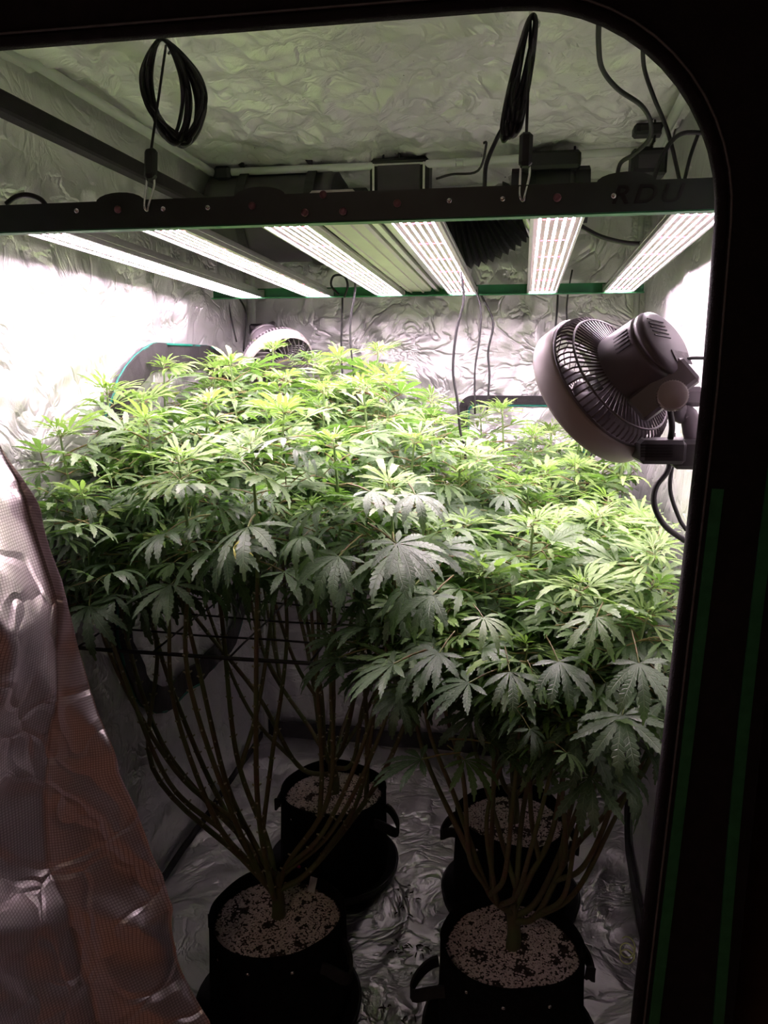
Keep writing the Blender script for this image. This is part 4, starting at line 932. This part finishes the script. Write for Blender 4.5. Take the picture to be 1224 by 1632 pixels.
TOP_BR = [(.24, 1.88, 1.165), (-.053, 2.1, 1.285), (.03, 2.0, 1.245), (.058, 1.8, 1.175), (.19, 1.7, 1.125), (-.15, 2.0, 1.235), (-.08, 1.80, 1.20), (.15, 2.05, 1.24), (.25, 2.05, 1.20), (.02, 1.66, 1.13), (-.11, 1.66, 1.15), (.26, 1.70, 1.10), (.13, 1.88, 1.17), (.08, 2.24, 1.22), (.24, 2.25, 1.20), (-.12, 2.30, 1.24), (.27, 1.58, 1.08), (.09, 2.40, 1.2)]
HFL = [hero(590, 785, 1.20, -35, -14, 0, .075, ('old', 1)), hero(662, 790, 1.18, -70, -20, 0, .072, ('old', 1)), hero(632, 868, 1.16, -35, -34, 10, .092, ('old', 2)),
       hero(360, 880, 1.22, -92, -48, 0, .078, ('old', 0)), hero(540, 888, 1.22, -118, -40, -10, .090, ('old', 1)), hero(660, 935, 1.22, -130, -40, 0, .088, ('old', 3)),
       hero(372, 872, 1.13, 15, -25, 35, .038, ('young', 1), 'leaf_yellow'), hero(455, 700, 1.26, 190, -10, 0, .070, ('old', 2)), hero(470, 715, 1.26, -20, -22, 0, .060, ('old', 1)),
       hero(290, 770, 1.27, -40, -30, 0, .065, ('old', 1)), hero(230, 775, 1.27, 175, -15, 0, .070, ('old', 0)), hero(130, 860, 1.27, -80, -30, 0, .065, ('old', 0)),
       hero(540, 1050, 1.24, 195, -28, 0, .088, ('old', 2))]
HFR = [hero(628, 1060, 1.10, 200, -35, 0, .088, ('old', 0)), hero(700, 1042, 1.10, -115, -42, 0, .068, ('old', 0)), hero(812, 1072, 1.085, -80, -40, 0, .070, ('old', 4)),
       hero(890, 1056, 1.09, -70, -40, 0, .075, ('old', 1)), hero(1018, 1058, 1.08, -85, -48, 0, .082, ('old', 1)), hero(748, 1090, 1.10, 210, -30, 0, .080, ('old', 0)),
       hero(992, 1142, 1.08, -105, -42, 0, .090, ('old', 2)), hero(672, 1212, 1.14, 188, -22, 0, .086, ('old', 0)), hero(740, 1212, 1.16, -40, -25, 0, .075, ('mid', 1)),
       hero(782, 1186, 1.18, 10, -12, 0, .092, ('old', 1)), hero(942, 1240, 1.13, -115, -50, 0, .085, ('old', 2)), hero(855, 1205, 1.22, -85, -40, 0, .07, ('mid', 1)),
       hero(985, 1225, 1.18, -40, -45, 0, .09, ('old', 3)), hero(905, 1185, 1.18, -150, -35, 0, .08, ('old', 0)), hero(690, 950, 1.18, -120, -35, 0, .08, ('old', 1)), hero(770, 985, 1.13, -60, -30, 0, .065, ('mid', 1)), hero(950, 985, 1.12, -110, -35, 0, .07, ('mid', 1))]
not_fan = lambda p: (p - atY(960, 620, 1.12)).length > .15
plant('cannabis_plant', (POTS[0][0], POTS[0][1] + .005, .245), TOP_FL, 1.00, 'tall cannabis plant with bare lower stems in the front left pot', 'plant', (.092, .116, .128), 11, HFL, keep=not_fan, n_prim=10)
plant('cannabis_plant', (POTS[1][0], POTS[1][1], .245), TOP_BL, 1.08, 'tall cannabis plant at the back left, tops nearest the light', 'plant', (.092, .112, .120), 12, keep=not_fan, n_prim=9)
plant('cannabis_plant', (POTS[2][0], POTS[2][1], .245), TOP_FR, .83, 'low bushy cannabis plant in the front right pot', 'plant', (.096, .116, .130), 13, HFR, keep=not_fan, stub=False, dens=1.15)
plant('cannabis_plant', (POTS[3][0], POTS[3][1], .245), TOP_BR, .88, 'medium cannabis plant at the back right behind the clip fan', 'plant', (.090, .110, .120), 14, keep=not_fan, stub=False)

# ------------------------------------------------------------------ bits on the floor
rs = random.Random(5); b = MB()
for k in range(46):
    c = rs.choice([(-.26, 1.78), (-.25, 1.76), (-.245, 1.62), (-.24, 1.40), (-.20, 1.38), (-.19, 1.60)]); x, y = c[0] + rs.gauss(0, .016), c[1] + rs.gauss(0, .022)
    a = rs.uniform(0, 6.28); z = floor_z(x, y) + .003; ln = rs.uniform(.006, .02); d = Vector((math.cos(a), math.sin(a), rs.uniform(-.1, .4)))
    b.tube([Vector((x, y, z)), Vector((x, y, z + .002)) + d * ln * .5, Vector((x, y, z)) + d * ln], [.0012, .002, .0006], 4)
o = b.build('dry_leaf_debris', 'debris', kind='stuff'); tag(o, 'dark dry leaf crumbs scattered on the silver floor between pots', 'debris')
b = MB(); c = atY(999, 1530, 1.20)
b.tube(smooth([c + Vector((.012 * math.cos(t), .012 * math.sin(t) * .5, .012 * math.sin(t) + .002 * t)) for t in np.linspace(0, 15, 30)], 2), .0012, 5)
tag(b.build('plant_tie', 'wire_yellow'), 'curled yellow-green plant tie by the door edge near the floor', 'plant tie')
